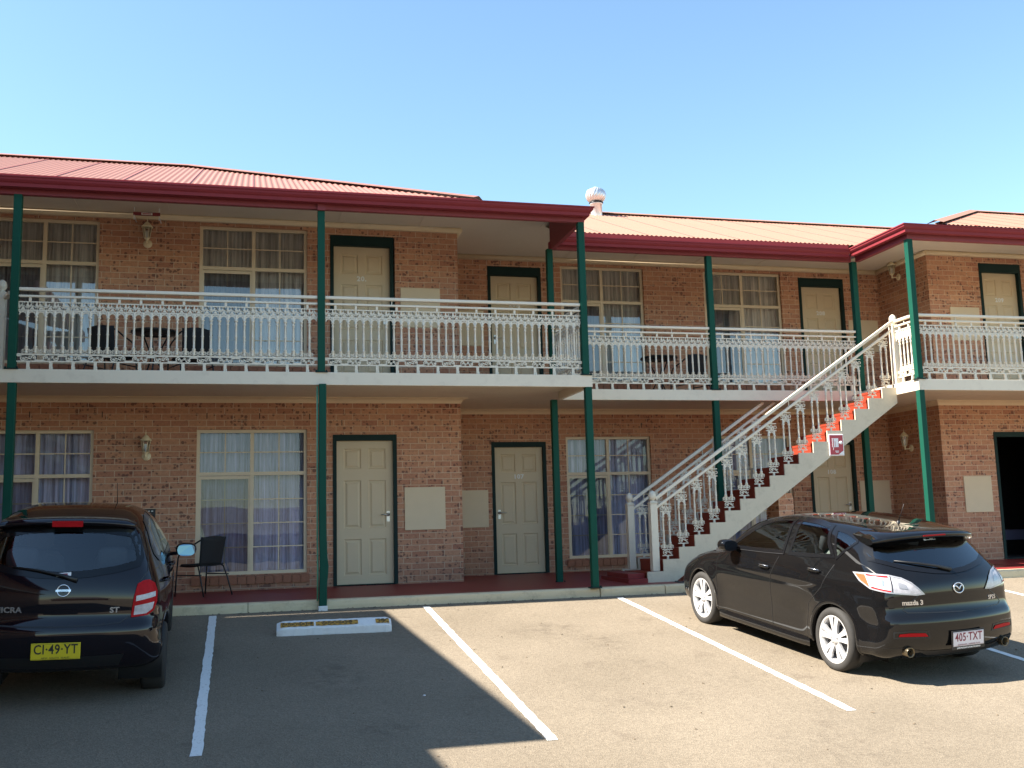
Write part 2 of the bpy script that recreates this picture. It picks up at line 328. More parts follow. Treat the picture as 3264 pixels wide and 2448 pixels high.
# ------------------------------------------------------------------ site
SL=.112; Y0=12.745
def gz(y):
    if y>=Y0: return 0.
    if y>=1.2: return -SL*(Y0-y)
    zb=-SL*(Y0-1.2)
    if y>=-1.2:
        t=(1.2-y)/2.4
        return zb-SL*2.4*(t-t*t/2)
    return zb-SL*1.2
ys=[-60,-20,-8,-4]+[1.2-2.4*k/8 for k in range(8,-1,-1)]+[3,5,7,9,11,12.76]
def strip_sheet(name,xs,ys,dz,mat,**kw):
    b=MB(); vs=[(x,y,gz(y)+dz) for y in ys for x in xs]; n=len(xs)
    b.add(vs,[(j*n+i,j*n+i+1,(j+1)*n+i+1,(j+1)*n+i) for j in range(len(ys)-1) for i in range(n-1)])
    o=b.build(name,mat); o['kind']='structure'
    for k,v in kw.items(): o[k]=v
    return o
strip_sheet('ground',[-3000,-60,60,3000],[-3000,-300]+ys[:-1]+[12.8,60,3000],-.06,M['earth'],label='dry open ground around the motel')
strip_sheet('car_park',[-40,-20,0,20,40],ys,0,M['asphalt'],label='sloping beige asphalt car park in front of the motel')
def pline(xa,xb,ya,yb,lab,x0=.1):
    # one painted bay line, edges a little ragged
    b=MB(); n=60; vs=[]
    for i in range(n+1):
        t=i/n; y=ya+(yb-ya)*t; x=xa+(xb-xa)*t; w=.041
        j=lambda: random.uniform(-.005,.005)
        yy=y+(random.uniform(-.01,.01) if 0<i<n else 0)
        vs+=[(x-w+j(),yy,gz(yy)+.004),(x+w+j(),yy,gz(yy)+.004)]
    b.add(vs,[(2*i,2*i+2,2*i+3,2*i+1) for i in range(n)])
    o=b.build('parking_line',M['line']); o['kind']='structure'; o['label']=lab; o['group']='painted parking bay lines'
pline(-.41,-.348,12.63,7.64,'white bay line right of the small dark hatchback')
pline(2.095,2.142,12.60,7.37,'white bay line ending at the corner of the big shadow')
pline(4.61,4.668,12.60,7.49,'white bay line left of the glossy black hatchback')
pline(7.21,7.24,12.55,7.5,'white bay line running under the glossy black hatchback')
pline(9.80,9.82,12.5,7.5,'white bay line at the far right edge')

# kerb: painted concrete in lengths with open joints
def kerb(x0,x1,lab):
    b=MB(); n=max(2,int((x1-x0)/.12)); vs=[]
    for i in range(n+1):
        x=x0+(x1-x0)*i/n; j=lambda a=.004: random.uniform(-a,a)
        pr=[(12.742+j(),-.03),(12.742+j(),.04+j()),(12.745+j(),.092+j(.003)),(12.762+j(.003),.108+j(.002)),(12.87,.113)]
        vs+=[(x,p[0],p[1]) for p in pr]
    b.add(vs,[(i*5+k,(i+1)*5+k,(i+1)*5+k+1,i*5+k+1) for i in range(n) for k in range(4)],0,False)
    for e,fl in ((0,1),(n,0)):
        f=[e*5+k for k in range(5)]
        b.f.append(tuple(f if not fl else f[::-1])); b.m.append(0); b.sm.append(False)
    o=b.build('kerb',M['kerb']); o['kind']='structure'; o['label']=lab; o['group']='painted kerb lengths'
kerb(-9,-.02,'cream kerb length behind the small dark hatchback')
kerb(-.012,4.395,'cream kerb length in front of the two ground floor doors')
kerb(4.41,5.30,'short cream kerb length at the foot of the stairs')
kerb(5.312,8.2,'cream kerb length behind the glossy black hatchback')
kerb(8.21,19,'cream kerb length along the right hand porch')
def gravel_bed():
    b=MB(); b.add([(5.6,12.872,.117),(9.3,12.872,.117),(9.3,13.22,.117),(5.6,13.22,.117)],[(0,1,2,3)])
    for i in range(260):
        x=random.uniform(5.62,9.2);y=random.uniform(12.89,13.2);r=random.uniform(.008,.02)
        b.lathe([(0,0),(r,r*.4),(r*.7,r),(0,r*1.1)],(x,y,.115),5,'z',0,False,random.random()*6)
    o=b.build('gravel',M['gravel']); o['kind']='stuff'; o['label']='loose dark gravel under the outside stairs'; o['category']='gravel'
gravel_bed()

# ------------------------------------------------------------------ motel building
WA,WB,YA,YB,YC=14.875,16.333,12.745,14.123,12.76
bld=thing('motel_building','two storey brick motel building with red metal roof and cream lace balconies','building',(3,16,0))
def P(o):
    o.parent=bld; o.matrix_parent_inverse=Matrix.Translation((-3,-16,0)); return o

def porch():
    b=MB()
    b.add([(-9,12.87,.113),(3.04,12.87,.113),(3.04,WA+.3,.15),(-9,WA+.3,.15)],[(0,1,2,3)])
    b.add([(3.04,12.87,.113),(11.33,12.87,.113),(11.33,WB+.3,.15),(3.04,WB+.3,.15)],[(0,1,2,3)])
    b.add([(11.33,12.87,.113),(19,12.87,.113),(19,WA+.3,.15),(11.33,WA+.3,.15)],[(0,1,2,3)])
    o=b.build('porch_floor',M['porch']); o['label']='dark red painted ground floor porch'; return P(o)
porch()

def wall_cut(b,axis,a,u0,u1,z0,z1,holes,depth,mat=0):
    # axis 'y': wall in plane y=a, u is x, outside towards -y.  axis 'x': plane x=a, u is y; depth sign gives the inside
    us=sorted({u0,u1}|{h[i] for h in holes for i in(0,1)}); zs=sorted({z0,z1}|{h[i] for h in holes for i in(2,3)})
    def pt(u,z,d): return (u,a+d,z) if axis=='y' else (a+d,u,z)
    fl=(axis=='y')==(depth>0)
    def q(p,r=False): b.add(p,[(0,1,2,3) if fl!=r else (3,2,1,0)],mat)
    for i in range(len(us)-1):
        for k in range(len(zs)-1):
            cu=(us[i]+us[i+1])/2; cz=(zs[k]+zs[k+1])/2
            if any(h[0]<cu<h[1] and h[2]<cz<h[3] for h in holes): continue
            q([pt(us[i],zs[k],0),pt(us[i+1],zs[k],0),pt(us[i+1],zs[k+1],0),pt(us[i],zs[k+1],0)])
    D=depth
    for h in holes:
        x0,x1,a0,a1=h
        q([pt(x0,a0,0),pt(x0,a1,0),pt(x0,a1,D),pt(x0,a0,D)],True)
        q([pt(x1,a0,0),pt(x1,a0,D),pt(x1,a1,D),pt(x1,a1,0)],True)
        q([pt(x0,a1,0),pt(x1,a1,0),pt(x1,a1,D),pt(x0,a1,D)],True)
        q([pt(x0,a0,0),pt(x0,a0,D),pt(x1,a0,D),pt(x1,a0,0)],True)
    # end returns
    q([pt(u0,z0,0),pt(u0,z1,0),pt(u0,z1,D),pt(u0,z0,D)]); q([pt(u1,z0,0),pt(u1,z0,D),pt(u1,z1,D),pt(u1,z1,0)])

LW=(.361,2.388,1.765); UW=(3.30,5.345,4.732)       # window sill, head, transom: ground and upper floor
winA=[(-3.50,-2.08),(-.735,.785)]; winB=[(5.13,6.652),(7.80,9.325)]
dA,dB1,dB2,dC=(1.15,2.075),(3.843,4.777),(9.68,10.60),(12.37,13.23)
def hole(w,u): return (w[0],w[1],(UW if u else LW)[0],(UW if u else LW)[1])
def dhole(d,u): return (d[0],d[1],2.96,5.285) if u else (d[0],d[1],.15,2.306)
b=MB(); wall_cut(b,'y',WA,-9,3.04,.05,5.62,[hole(w,u) for w in winA for u in(0,1)]+[dhole(dA,u) for u in (0,1)],.115)
P(b.build('brick_wall',M['brick'],label='left front wall of mottled tan brick'))
b=MB(); wall_cut(b,'x',3.04,WA+.115,WB,.05,5.62,[],-.115); P(b.build('brick_wall',M['brick'],label='short return wall at the brick corner'))
b=MB(); wall_cut(b,'y',WB,2.925,11.445,.05,5.62,[hole(w,u) for w in winB for u in(0,1)]+[dhole(d,u) for d in(dB1,dB2) for u in(0,1)],.115)
P(b.build('brick_wall',M['brick'],label='recessed middle wall behind the stairs'))
b=MB(); wall_cut(b,'x',11.33,WA+.115,WB,.05,5.62,[],.115); P(b.build('brick_wall',M['brick'],label='side wall facing the stair landing'))
b=MB(); wall_cut(b,'y',WA,11.33,19,.05,5.62,[dhole(dC,0),dhole(dC,1)],.115); P(b.build('brick_wall',M['brick'],label='right front wall of mottled tan brick'))
# dark shell that closes the rooms behind the openings
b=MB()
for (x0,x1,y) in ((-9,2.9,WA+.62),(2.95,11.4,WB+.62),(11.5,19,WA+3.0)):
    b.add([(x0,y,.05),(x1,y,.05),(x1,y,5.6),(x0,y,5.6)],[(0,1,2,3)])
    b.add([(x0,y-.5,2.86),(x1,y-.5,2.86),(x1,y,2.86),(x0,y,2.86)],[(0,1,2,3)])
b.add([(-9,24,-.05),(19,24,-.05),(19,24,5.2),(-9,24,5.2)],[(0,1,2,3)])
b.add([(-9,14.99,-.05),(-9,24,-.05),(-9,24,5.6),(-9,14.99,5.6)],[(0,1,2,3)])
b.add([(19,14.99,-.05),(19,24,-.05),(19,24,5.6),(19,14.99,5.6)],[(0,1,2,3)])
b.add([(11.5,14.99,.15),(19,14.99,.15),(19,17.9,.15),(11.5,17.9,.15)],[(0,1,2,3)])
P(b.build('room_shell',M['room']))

def make_window(w,y,u,curt):
    x0,x1=w; z0,z1,zt=UW if u else LW
    b=MB(); a,c=y+.045,y+.10; fw=.045; xm=(x0+x1)/2-.005
    b.box(x0,x0+fw,a,c,z0,z1); b.box(x1-fw,x1,a,c,z0,z1); b.box(x0+fw,x1-fw,a,c,z1-fw,z1); b.box(x0+fw,x1-fw,a-.004,c,z0,z0+fw)
    b.box(x0+fw,x1-fw,a+.004,c-.004,zt-.025,zt+.025); b.box(xm-.026,xm+.026,a+.002,c-.002,z0+fw,z1-fw)
    # sliding leaf on the left with its own stiles
    b.box(x0+fw,xm-.026,a+.012,c-.02,zt-.075,zt-.03); b.box(x0+fw,x0+fw+.022,a+.012,c-.02,z0+fw,zt-.075); b.box(xm-.05,xm-.026,a+.012,c-.02,z0+fw,zt-.075)
    bw=.008
    for (p,q) in ((x0+fw,xm-.026),(xm+.026,x1-fw)):
        m=(p+q)/2; b.box(m-bw,m+bw,a+.02,c-.022,zt+.03,z1-fw); zz=(zt+z1-.015)/2; b.box(p,m-bw,a+.021,c-.023,zz-bw,zz+bw); b.box(m+bw,q,a+.021,c-.023,zz-bw,zz+bw)
        dd=.012 if p>xm else .030
        b.box(m-bw,m+bw,a+.008+dd,c-.034+dd,z0+fw,zt-.03)
        for k in (1,2,3):
            zz=z0+fw+(zt-.03-z0-fw)*k/4
            b.box(p,m-bw,a+.009+dd,c-.035+dd,zz-bw,zz+bw); b.box(m+bw,q,a+.009+dd,c-.035+dd,zz-bw,zz+bw)
    o=P(b.build('window',M['frame']))
    o['label']=('upper floor ' if u else 'ground floor ')+'cream framed window with sheer curtain'
    def sub(n,bb,m):
        s=bb.build(n,m); s.parent=o; return s
    g=MB(); yy=a+.034
    g.add([(xm,yy,z0+fw),(x1-fw,yy,z0+fw),(x1-fw,yy,zt),(xm,yy,zt)],[(0,1,2,3)])
    g.add([(x0+fw,yy,zt),(x1-fw,yy,zt),(x1-fw,yy,z1-fw),(x0+fw,yy,z1-fw)],[(0,1,2,3)])
    sub('pane',g,M['glass_up' if u else 'glass'])
    g=MB(); yy=a+.02; g.add([(x0+fw+.022,yy,z0+fw),(xm-.05,yy,z0+fw),(xm-.05,yy,zt-.075),(x0+fw+.022,yy,zt-.075)],[(0,1,2,3)])
    sub('sliding_pane',g,M['screen_up' if u else 'screen'])
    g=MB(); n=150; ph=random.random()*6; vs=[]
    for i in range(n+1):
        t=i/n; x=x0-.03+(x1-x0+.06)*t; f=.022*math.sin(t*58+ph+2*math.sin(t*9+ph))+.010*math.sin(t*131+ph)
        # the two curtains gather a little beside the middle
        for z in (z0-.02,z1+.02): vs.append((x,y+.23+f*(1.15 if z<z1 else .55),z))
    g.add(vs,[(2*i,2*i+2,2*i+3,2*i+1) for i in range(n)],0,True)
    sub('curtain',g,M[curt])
    g=MB(); n=int((x1-x0+.08)/.116)
    for i in range(n):     # brick-on-edge sill
        xa=x0-.04+(x1-x0+.08)*i/n; xb=x0-.04+(x1-x0+.08)*(i+1)/n-.009
        g.obox(((xa+xb)/2,y+.012,z0-.062),(1,0,0),(0,math.cos(.25),math.sin(.25)),(0,-math.sin(.25),math.cos(.25)),(xb-xa)/2,.06,.052)
    s=sub('sill',g,M['mortar_sill'])
    return o
for w in winA: make_window(w,WA,0,'curtain'); make_window(w,WA,1,'curtain2')
for w in winB: make_window(w,WB,0,'curtain'); make_window(w,WB,1,'curtain2')

def lever(bm,x,y,z,dr):
    bm.lathe([(0,-.012),(.026,-.012),(.026,0)],(x,y,z),12,'y')
    bm.tube([(x,y,z),(x,y-.045,z),(x+dr*.015,y-.052,z),(x+dr*.11,y-.05,z)],.008,6)
    bm.box(x-.022,x+.022,y-.006,y,z-.10,z+.05)
def make_door(d,y,u,num,hand,numdx=0,open_=False,extra=0.):
    x0,x1=d; z0=.15 if not u else 3.07; zt=(2.306 if not u else 5.285); jw=.052; hd=.085 if not u else .155
    f=MB(); f.box(x0,x0+jw,y-.012,y+.10,z0,zt); f.box(x1-jw,x1,y-.012,y+.10,z0,zt); f.box(x0+jw,x1-jw,y-.012,y+.10,zt-hd,zt)
    f.box(x0+jw,x1-jw,y+.0,y+.1,z0-.04,z0+.012)
    xa,xb,za,zb=x0+jw,x1-jw,z0+.014,zt-hd; yl=y+.062
    if open_:
        o=P(f.build('door',M['greendark'])); o['label']='open doorway with dark green frame and dim room inside'; return o
    l=MB(); W=xb-xa; H=zb-za; pans=[]
    for (c0,c1) in ((.13,.435),(.565,.87)):
        for (r0,r1) in ((.06,.31),(.385,.72),(.80,.945)):
            pans.append((xa+W*c0,xa+W*c1,za+H*r0,za+H*r1))
    wall_cut(l,'y',yl,xa,xb,za,zb,pans,.0001)
    for (p,q,r,s) in pans:
        rr=[(0,0),(.012,.014),(.026,.014),(.05,.003)]
        for i in range(3):
            (i0,d0),(i1,d1)=rr[i],rr[i+1]
            A=[(p+i0,yl+d0,r+i0),(q-i0,yl+d0,r+i0),(q-i0,yl+d0,s-i0),(p+i0,yl+d0,s-i0)]; B=[(p+i1,yl+d1,r+i1),(q-i1,yl+d1,r+i1),(q-i1,yl+d1,s-i1),(p+i1,yl+d1,s-i1)]
            l.add(A+B,[(k,(k+1)%4,4+(k+1)%4,4+k) for k in range(4)])
        i1,d1=rr[3]; l.add([(p+i1,yl+d1,r+i1),(q-i1,yl+d1,r+i1),(q-i1,yl+d1,s-i1),(p+i1,yl+d1,s-i1)],[(0,1,2,3)])
    o=P(l.build('door',M['door'])); o['label']=('upper' if u else 'ground')+' floor tan six panel door in dark green frame'
    fr=f.build('door_frame',M['greendark']); fr.parent=o
    h=MB(); hx=xb-.075 if hand>0 else xa+.075; lever(h,hx,yl,za+.98,-hand); hh=h.build('handle',M['chrome']); hh.parent=o
    if num:
        t=add_text('room_number',num,.10,M['num'],o,face_front((xa+xb)/2+numdx,yl-.003,za+H*.762),.003,.004,1.05,1.15)
    return o
make_door(dA,WA,0,'',1); make_door((1.117,2.055),WA,1,'20.',1)
make_door(dB1,WB,0,'107',-1); make_door(dB1,WB,1,'207',-1)
make_door(dB2,WB,0,'108',1); make_door(dB2,WB,1,'208',1)
make_door(dC,WA,0,'',1,0,True); make_door(dC,WA,1,'209',1)
# the room behind the open door: a bed low across the doorway
b=MB(); b.box(12.3,14.2,16.3,17.7,.15,.42,0); b.box(12.28,14.22,16.27,17.72,.421,.60,1); o=b.build('bed',[M['black'],paint('bed_cover',(.17,.17,.30),.8,.1,5.)])
tag(o,'low bed with blue cover inside the open ground floor room','bed')

for (x0,x1,z0,z1,y) in ((2.18,2.782,.91,1.53,WA),(2.155,2.752,3.915,4.513,WA),(3.17,3.77,.916,1.52,WB),(3.17,3.76,3.915,4.51,WB),(10.65,11.26,.95,1.56,WB),(10.66,11.27,3.93,4.52,WB),(11.69,12.235,.946,1.554,WA),(11.715,12.30,3.90,4.483,WA)):
    b=MB(); b.box(x0,x1,y-.018,y+.01,z0,z1); P(b.build('wall_panel',M['panel'],bevel=.004))

# weep slots in the perpends above the openings
for x,z in ((-2.9,2.60),(-1.98,2.60),(-.60,2.58),(.12,2.58),(.82,2.57),(1.28,2.48),(1.98,2.48),(2.20,.20)):
    b=MB(); b.box(x-.006,x+.006,WA-.003,WA+.02,z-.04,z+.04); P(b.build('weep_slot',M['black']))
for x,z in ((4.25,2.47),(6.5,2.58)):
    b=MB(); b.box(x-.006,x+.006,WB-.003,WB+.02,z-.04,z+.04); P(b.build('weep_slot',M['black']))

# floor slabs with fascia upstands
def slab(boxes,lab):
    b=MB()
    for q in boxes: b.box(*q)
    return P(b.build('balcony_slab',M['fascia'],label=lab,bevel=.004))
slab([(-9,4.33,12.76,WA,2.845,2.885),(3.04,4.33,WA,WB,2.845,2.885),(-9,4.39,12.70,12.76,2.732,2.892),(4.33,4.39,12.76,14.07,2.732,2.892)],'left balcony slab with pale fascia')
slab([(4.33,11.33,14.13,WB,2.847,2.887),(4.392,9.36,14.07,14.13,2.732,2.892),(9.36,9.41,13.98,14.07,2.732,2.889)],'recessed middle balcony slab behind the stairs')
slab([(9.43,19,12.78,14.13,2.845,2.885),(11.33,19,14.13,WA,2.845,2.885),(9.385,19,12.715,12.775,2.728,2.89),(9.385,9.445,12.775,13.96,2.728,2.89)],'right balcony slab with pale fascia')
def cornice(pts,z0,z1,d,lab,mat):
    # cove moulding swept along wall line pts (outside is to the right of travel seen from above = -y for +x travel)
    b=MB(); prof=[(0.0,0.0),(.012,0.0)]+[(.012+(d-.024)*(1-math.cos(t))+.0,(z1-z0-.012)*math.sin(t)) for t in [R(a) for a in (15,35,55,75,90)]]+[(d,z1-z0-.012),(d,z1-z0)]
    n=len(pts); rows=[]
    for i in range(n):
        p=Vector(pts[i]); 
        dirs=[]
        if i>0: dirs.append((Vector(pts[i])-Vector(pts[i-1])).normalized())
        if i<n-1: dirs.append((Vector(pts[i+1])-Vector(pts[i])).normalized())
        ns=[Vector((t.y,-t.x)) for t in dirs]; nn=ns[0] if len(ns)==1 else (ns[0]+ns[1])/(1+ns[0].dot(ns[1]))
        rows.append([(p.x+nn.x*o,p.y+nn.y*o,z0+h) for o,h in prof])
    k=len(prof); vs=[q for r in rows for q in r]
    b.add(vs,[(i*k+j,(i+1)*k+j,(i+1)*k+j+1,i*k+j+1) for i in range(n-1) for j in range(k-1)],0,False)
    b.f.append(tuple(range(k))); b.m.append(0); b.sm.append(False); b.f.append(tuple(range((n-1)*k+k-1,(n-1)*k-1,-1))); b.m.append(0); b.sm.append(False)
    return P(b.build('cornice',mat,label=lab))
line=[(-9,WA),(3.04,WA),(3.04,WB),(11.33,WB),(11.33,WA),(19,WA)]
cornice(line,2.765,2.847,.10,'cream cove cornice under the balcony slab',M['cornice'])
# round edged moulding at the top of the upper walls
b=MB(); zz=5.43
def mould(p,q):
    d=(Vector(q)-Vector(p)).normalized(); b.tube([p,q],.042,10)
for p,q in (((-9,WA-.035,zz),(3.09,WA-.035,zz)),((3.075,WA-.035,zz),(3.075,WB-.03,zz)),((3.08,WB-.035,zz),(11.33,WB-.035,zz)),((11.295,WB,zz),(11.295,WA-.04,zz)),((11.30,WA-.035,zz),(19,WA-.035,zz))): mould(p,q)
P(b.build('cornice',M['cornice'],label='round cream moulding under the upper soffit'))
# soffits
b=MB(); zs=5.468
def quad(*p): b.add(list(p),[(0,1,2,3)])
yk=13.62
quad((-9,12.76,5.06),(4.28,12.76,5.06),(4.28,yk,zs),(-9,yk,zs)); quad((-9,yk,zs),(3.04,yk,zs),(3.04,WA+.1,zs),(-9,WA+.1,zs)); quad((3.04,yk,zs),(4.28,yk,zs),(4.28,WB+.1,zs),(3.04,WB+.1,zs))
quad((4.75,14.14,5.09),(9.40,14.14,5.09),(9.40,14.57,zs),(4.75,14.57,zs)); b.add([(4.283,14.115,zs),(4.75,14.14,5.09),(4.75,14.57,zs),(4.283,14.57,zs)],[(0,1,2),(0,2,3)]); quad((4.28,14.57,zs),(9.40,14.57,zs),(9.40,WB+.1,zs),(4.28,WB+.1,zs))
quad((9.45,12.78,5.06),(19,12.78,5.06),(19,yk,zs),(10.4,yk,zs)); quad((9.45,12.78,5.06),(10.4,yk,zs),(10.4,14.2,zs),(9.45,14.2,5.06)); quad((10.4,yk,zs),(11.33,yk,zs),(11.33,WB+.1,zs),(10.4,WB+.1,zs)); quad((9.40,14.2,5.06),(10.4,14.2,zs),(10.4,14.57,zs),(9.40,14.57,zs)); quad((9.40,14.57,zs),(10.4,14.57,zs),(10.4,WB+.1,zs),(9.40,WB+.1,zs)); quad((11.33,yk,zs),(19,yk,zs),(19,WA+.1,zs),(11.33,WA+.1,zs))
bp_=MB(); bp_.prism([(12.79,5.103),(14.115,5.103),(14.115,5.462),(13.64,5.462),(12.79,5.11)],'x',4.29,4.35); P(bp_.build('beam',M['maroon'],label='dark red infill above the return beam'))
P(b.build('soffit',M['soffit'],label='off white sheeted soffit under the roof'))
for x,ya,yb in [(x,yk,WA-.08) for x in (-2.35,-1.15,.05,1.25,2.45)]+[(x,14.99,WB-.08) for x in (5.2,6.4,7.6,8.8)]:
    b=MB(); b.box(x-.012,x+.012,ya,yb,zs-.008,zs-.001); P(b.build('cover_strip',M['soffit']))

# beams, gutters
def beam(x0,x1,y0,y1,z0,z1,lab):
    b=MB(); b.box(x0,x1,y0,y1,z0,z1); return P(b.build('beam',M['maroon'],label=lab,bevel=.004))
beam(-9,4.36,12.70,12.775,4.985,5.10,'dark red beam over the left balcony'); beam(4.285,4.355,12.78,14.07,4.98,5.10,'short dark red return beam at the balcony end')
beam(4.27,9.32,14.075,14.15,4.985,5.10,'dark red beam over the middle balcony'); beam(9.39,9.465,12.79,14.07,4.98,5.10,'sunlit red beam above the stair landing'); beam(9.385,19,12.715,12.785,4.985,5.10,'dark red beam over the right balcony')
GP=[(.0,0),(.0,-.016),(.012,-.022),(.016,-.045),(.034,-.066),(.052,-.078),(.056,-.118),(.135,-.118),(.135,-.012),(.012,-.004)]
def gutter(pts,z,lab):
    b=MB(); k=len(GP); n=len(pts); vs=[]
    for i in range(n):
        p=Vector(pts[i]); ds=[]
        if i>0: ds.append((Vector(pts[i])-Vector(pts[i-1])).normalized())
        if i<n-1: ds.append((Vector(pts[i+1])-Vector(pts[i])).normalized())
        ns=[Vector((-t.y,t.x)) for t in ds]; nn=ns[0] if len(ns)==1 else (ns[0]+ns[1])/(1+ns[0].dot(ns[1]))
        vs+=[(p.x+nn.x*o,p.y+nn.y*o,z+h) for o,h in GP]
    b.add(vs,[(i*k+j,(i)*k+(j+1)%k,(i+1)*k+(j+1)%k,(i+1)*k+j) for i in range(n-1) for j in range(k)])
    b.f.append(tuple(range(k-1,-1,-1))); b.m.append(0); b.sm.append(False); b.f.append(tuple(range((n-1)*k,n*k))); b.m.append(0); b.sm.append(False)
    return P(b.build('gutter',M['gutter'],label=lab))
gutter([(-9,12.52),(4.45,12.52),(4.45,13.95)],5.158,'dark red gutter along the left roof edge')
gutter([(4.30,13.88),(9.20,13.88)],5.140,'dark red gutter along the middle roof edge')
gutter([(9.22,14.01),(9.22,12.54),(19,12.54)],5.172,'red gutter turning the corner above the stair landing')
b=MB(); b.box(-9,2.86,12.575,12.59,5.10,5.190); P(b.build('fascia_board',M['fascialit'])); b=MB(); b.box(4.47,9.21,13.955,13.97,5.10,5.222); P(b.build('fascia_board',M['fascialit']))
b=MB()   # black end caps / leaf litter by the corner
# posts
def post(x,y,z0,z1,lab,plate=True,w=.045,bent=False):
    b=MB()
    if not bent: b.box(x-w,x+w,y-w,y+w,z0,z1)
    else:
        zsn=[z0,.30,.42,.52,.62,.9,1.35,z1]; dx=[0,.004,.012,.016,.008,.0,-.004,0]; ww=[w,w,w*1.12,w*1.16,w*1.02,w,w,w]
        vs=[]
        for z,d,q in zip(zsn,dx,ww): vs+=[(x+d-q,y-w,z),(x+d+q,y-w,z),(x+d+q,y+w,z),(x+d-q,y+w,z)]
        n=len(zsn); b.add(vs,[(i*4+k,i*4+(k+1)%4,(i+1)*4+(k+1)%4,(i+1)*4+k) for i in range(n-1) for k in range(4)])
    o=P(b.build('post',M['green'],label=lab,bevel=.006))
    if plate:
        p=MB(); p.box(x-.075,x+.075,y-.062,y+.062,z0-.002,z0+.012)
        for s in(-1,1): p.lathe([(0,.03),(.012,.03),(.012,.012)],(x+s*.062,y-.045,z0),6)
        q=p.build('base_plate',M['greendark']); q.parent=o
    return o
posts=[(-2.694,YA,'first dark green post from the left'),(.845,YA,'dark green post between the upper window and door'),(4.31,YA,'dark green corner post of the left balcony'),
 (4.275,YB,'dark green post tucked behind the corner post'),(6.84,YB,'dark green post between the two middle windows'),(9.375,YB,'dark green post at the inner corner by the landing'),(9.43,YC,'sunlit green post at the head of the stairs')]
for i,(x,y,l) in enumerate(posts):
    zt=4.99
    post(x,y,2.89,zt,l+', upper length')
    yy=y+(-.045 if i==1 else .0); xl=x+(.012 if i in(0,1) else .025 if i==2 else 0)
    post(xl,yy,.0 if i==1 else .113,2.735 if i!=1 else 2.74,l+', lower length',i!=1,bent=(i==1))
b=MB(); b.box(.845-.05,.845+.05,12.668,12.70,4.965,5.045); P(b.build('beam_bracket',M['maroon']))
b=MB(); b.box(.857-.055,.857+.055,12.645,12.735,-.03,.045); P(b.build('post_footing',M['white'],bevel=.01))
b=MB(); b.tube([(.795,12.735,2.72),(.795,12.735,.9),(.80,12.735,.5),(.797,12.735,.1)],.011,6); P(b.build('conduit',paint('pale_green',(.12,.42,.26),.5,.1,5.)))

# ------------------------------------------------------------------ roofs
CP=.0762
def corr(b,x0,x1,f_lo,f_hi,zf,along='x',step=CP/6,amp=.0075,mat=0):
    n=int(round((x1-x0)/step)); vs=[]; fs=[]
    for i in range(n+1):
        x=x0+i*step; c=amp*math.cos(2*math.pi*x/CP)
        lo,hi=f_lo(x),f_hi(x)
        for k in range(4):
            y=lo+(hi-lo)*k/3
            vs.append((x,y,zf(x,y)+c) if along=='x' else (y,x,zf(y,x)+c))
    for i in range(n):
        for k in range(3):
            q=(i*4+k,(i+1)*4+k,(i+1)*4+k+1,i*4+k+1)
            fs.append(q if along=='x' else q[::-1])
    b.add(vs,fs,mat,True)
    # sheet laps
    for i in range(0,n,60):
        x=x0+i*step; lo,hi=f_lo(x),f_hi(x)
        if hi-lo<.1: continue
        a=Vector((x,lo,zf(x,lo)+amp)) if along=='x' else Vector((lo,x,zf(lo,x)+amp)); e=Vector((x,hi,zf(x,hi)+amp)) if along=='x' else Vector((hi,x,zf(hi,x)+amp))
        b.bar(a,e,.012,.007,1)
T22=math.tan(R(22.2))
def roof_block(x0,x1,y0,z0,yr,left,right,lab,ridge_mat='roofcap',cut=None,rm='roof'):
    b=MB(); zr=z0+T22*(yr-y0)
    hi=lambda x: min(yr, y0+max(0.,(x1-x)) if right else yr, y0+max(0.,(x-x0)) if left else yr)
    corr(b,x0,x1,lambda x:y0 if cut is None or cut[0]<x<cut[1] else y0+.75,hi,lambda x,y:z0+T22*(y-y0))
    yb=2*yr-y0
    corr(b,x0,x1,lambda x:2*yr-hi(x),lambda x:yb,lambda x,y:z0+T22*(yb-y),step=CP/2)
    d=yr-y0
    if left: corr(b,y0,yb,lambda y:x0+min(.9,min(y-y0,yb-y)),lambda y:x0+min(y-y0,yb-y),lambda x,y:z0+T22*(x-x0),'y')
    if right: corr(b,y0,yb,lambda y:x1-min(y-y0,yb-y),lambda y:x1-min(.9,min(y-y0,yb-y)),lambda x,y:z0+T22*(x1-x),'y')
    o=P(b.build('roof',[M[rm],M['roofcap']],label=lab))
    c=MB(); xa=x0+d if left else x0; xb=x1-d if right else x1
    def cap(p,q):
        A=Vector(p); B=Vector(q); dd=(B-A); hz=Vector((dd.y,-dd.x,0)).normalized(); k=T22 if abs(dd.z)<.01 else T22*.7071
        sg=[]
        for o_ in (-.13,-.022,0,.022,.13):
            h=.012 if abs(o_)<.001 else .004 if abs(o_)<.03 else -.13*k*.86
            sg.append((hz*o_,h+(.0 if abs(o_)>.03 else .006)))
        vs=[tuple(P0+o_+Vector((0,0,h+.014))) for P0 in (A,B) for o_,h in sg]
        c.add(vs,[(i,i+1,5+i+1,5+i) for i in range(4)],0,True)
    cap((xa,yr,zr+.02),(xb,yr,zr+.02))
    if right: cap((xb,yr,zr+.02),(x1,y0,z0+.02)); cap((xb,yr,zr+.02),(x1,yb,z0+.02))
    if left: cap((xa,yr,zr+.02),(x0,y0,z0+.02)); cap((xa,yr,zr+.02),(x0,yb,z0+.02))
    k=c.build('ridge_cap',M[ridge_mat]); k.parent=o; return o
roof_block(-16,2.88,12.60,5.188,16.42,False,True,'left roof of red corrugated steel with hipped end','roof')
roof_block(2.0,13.0,13.98,5.235,17.62,False,False,'middle roof of red corrugated steel with glare put into its colour','roof_glare',(4.36,10.0),'roof_glare')
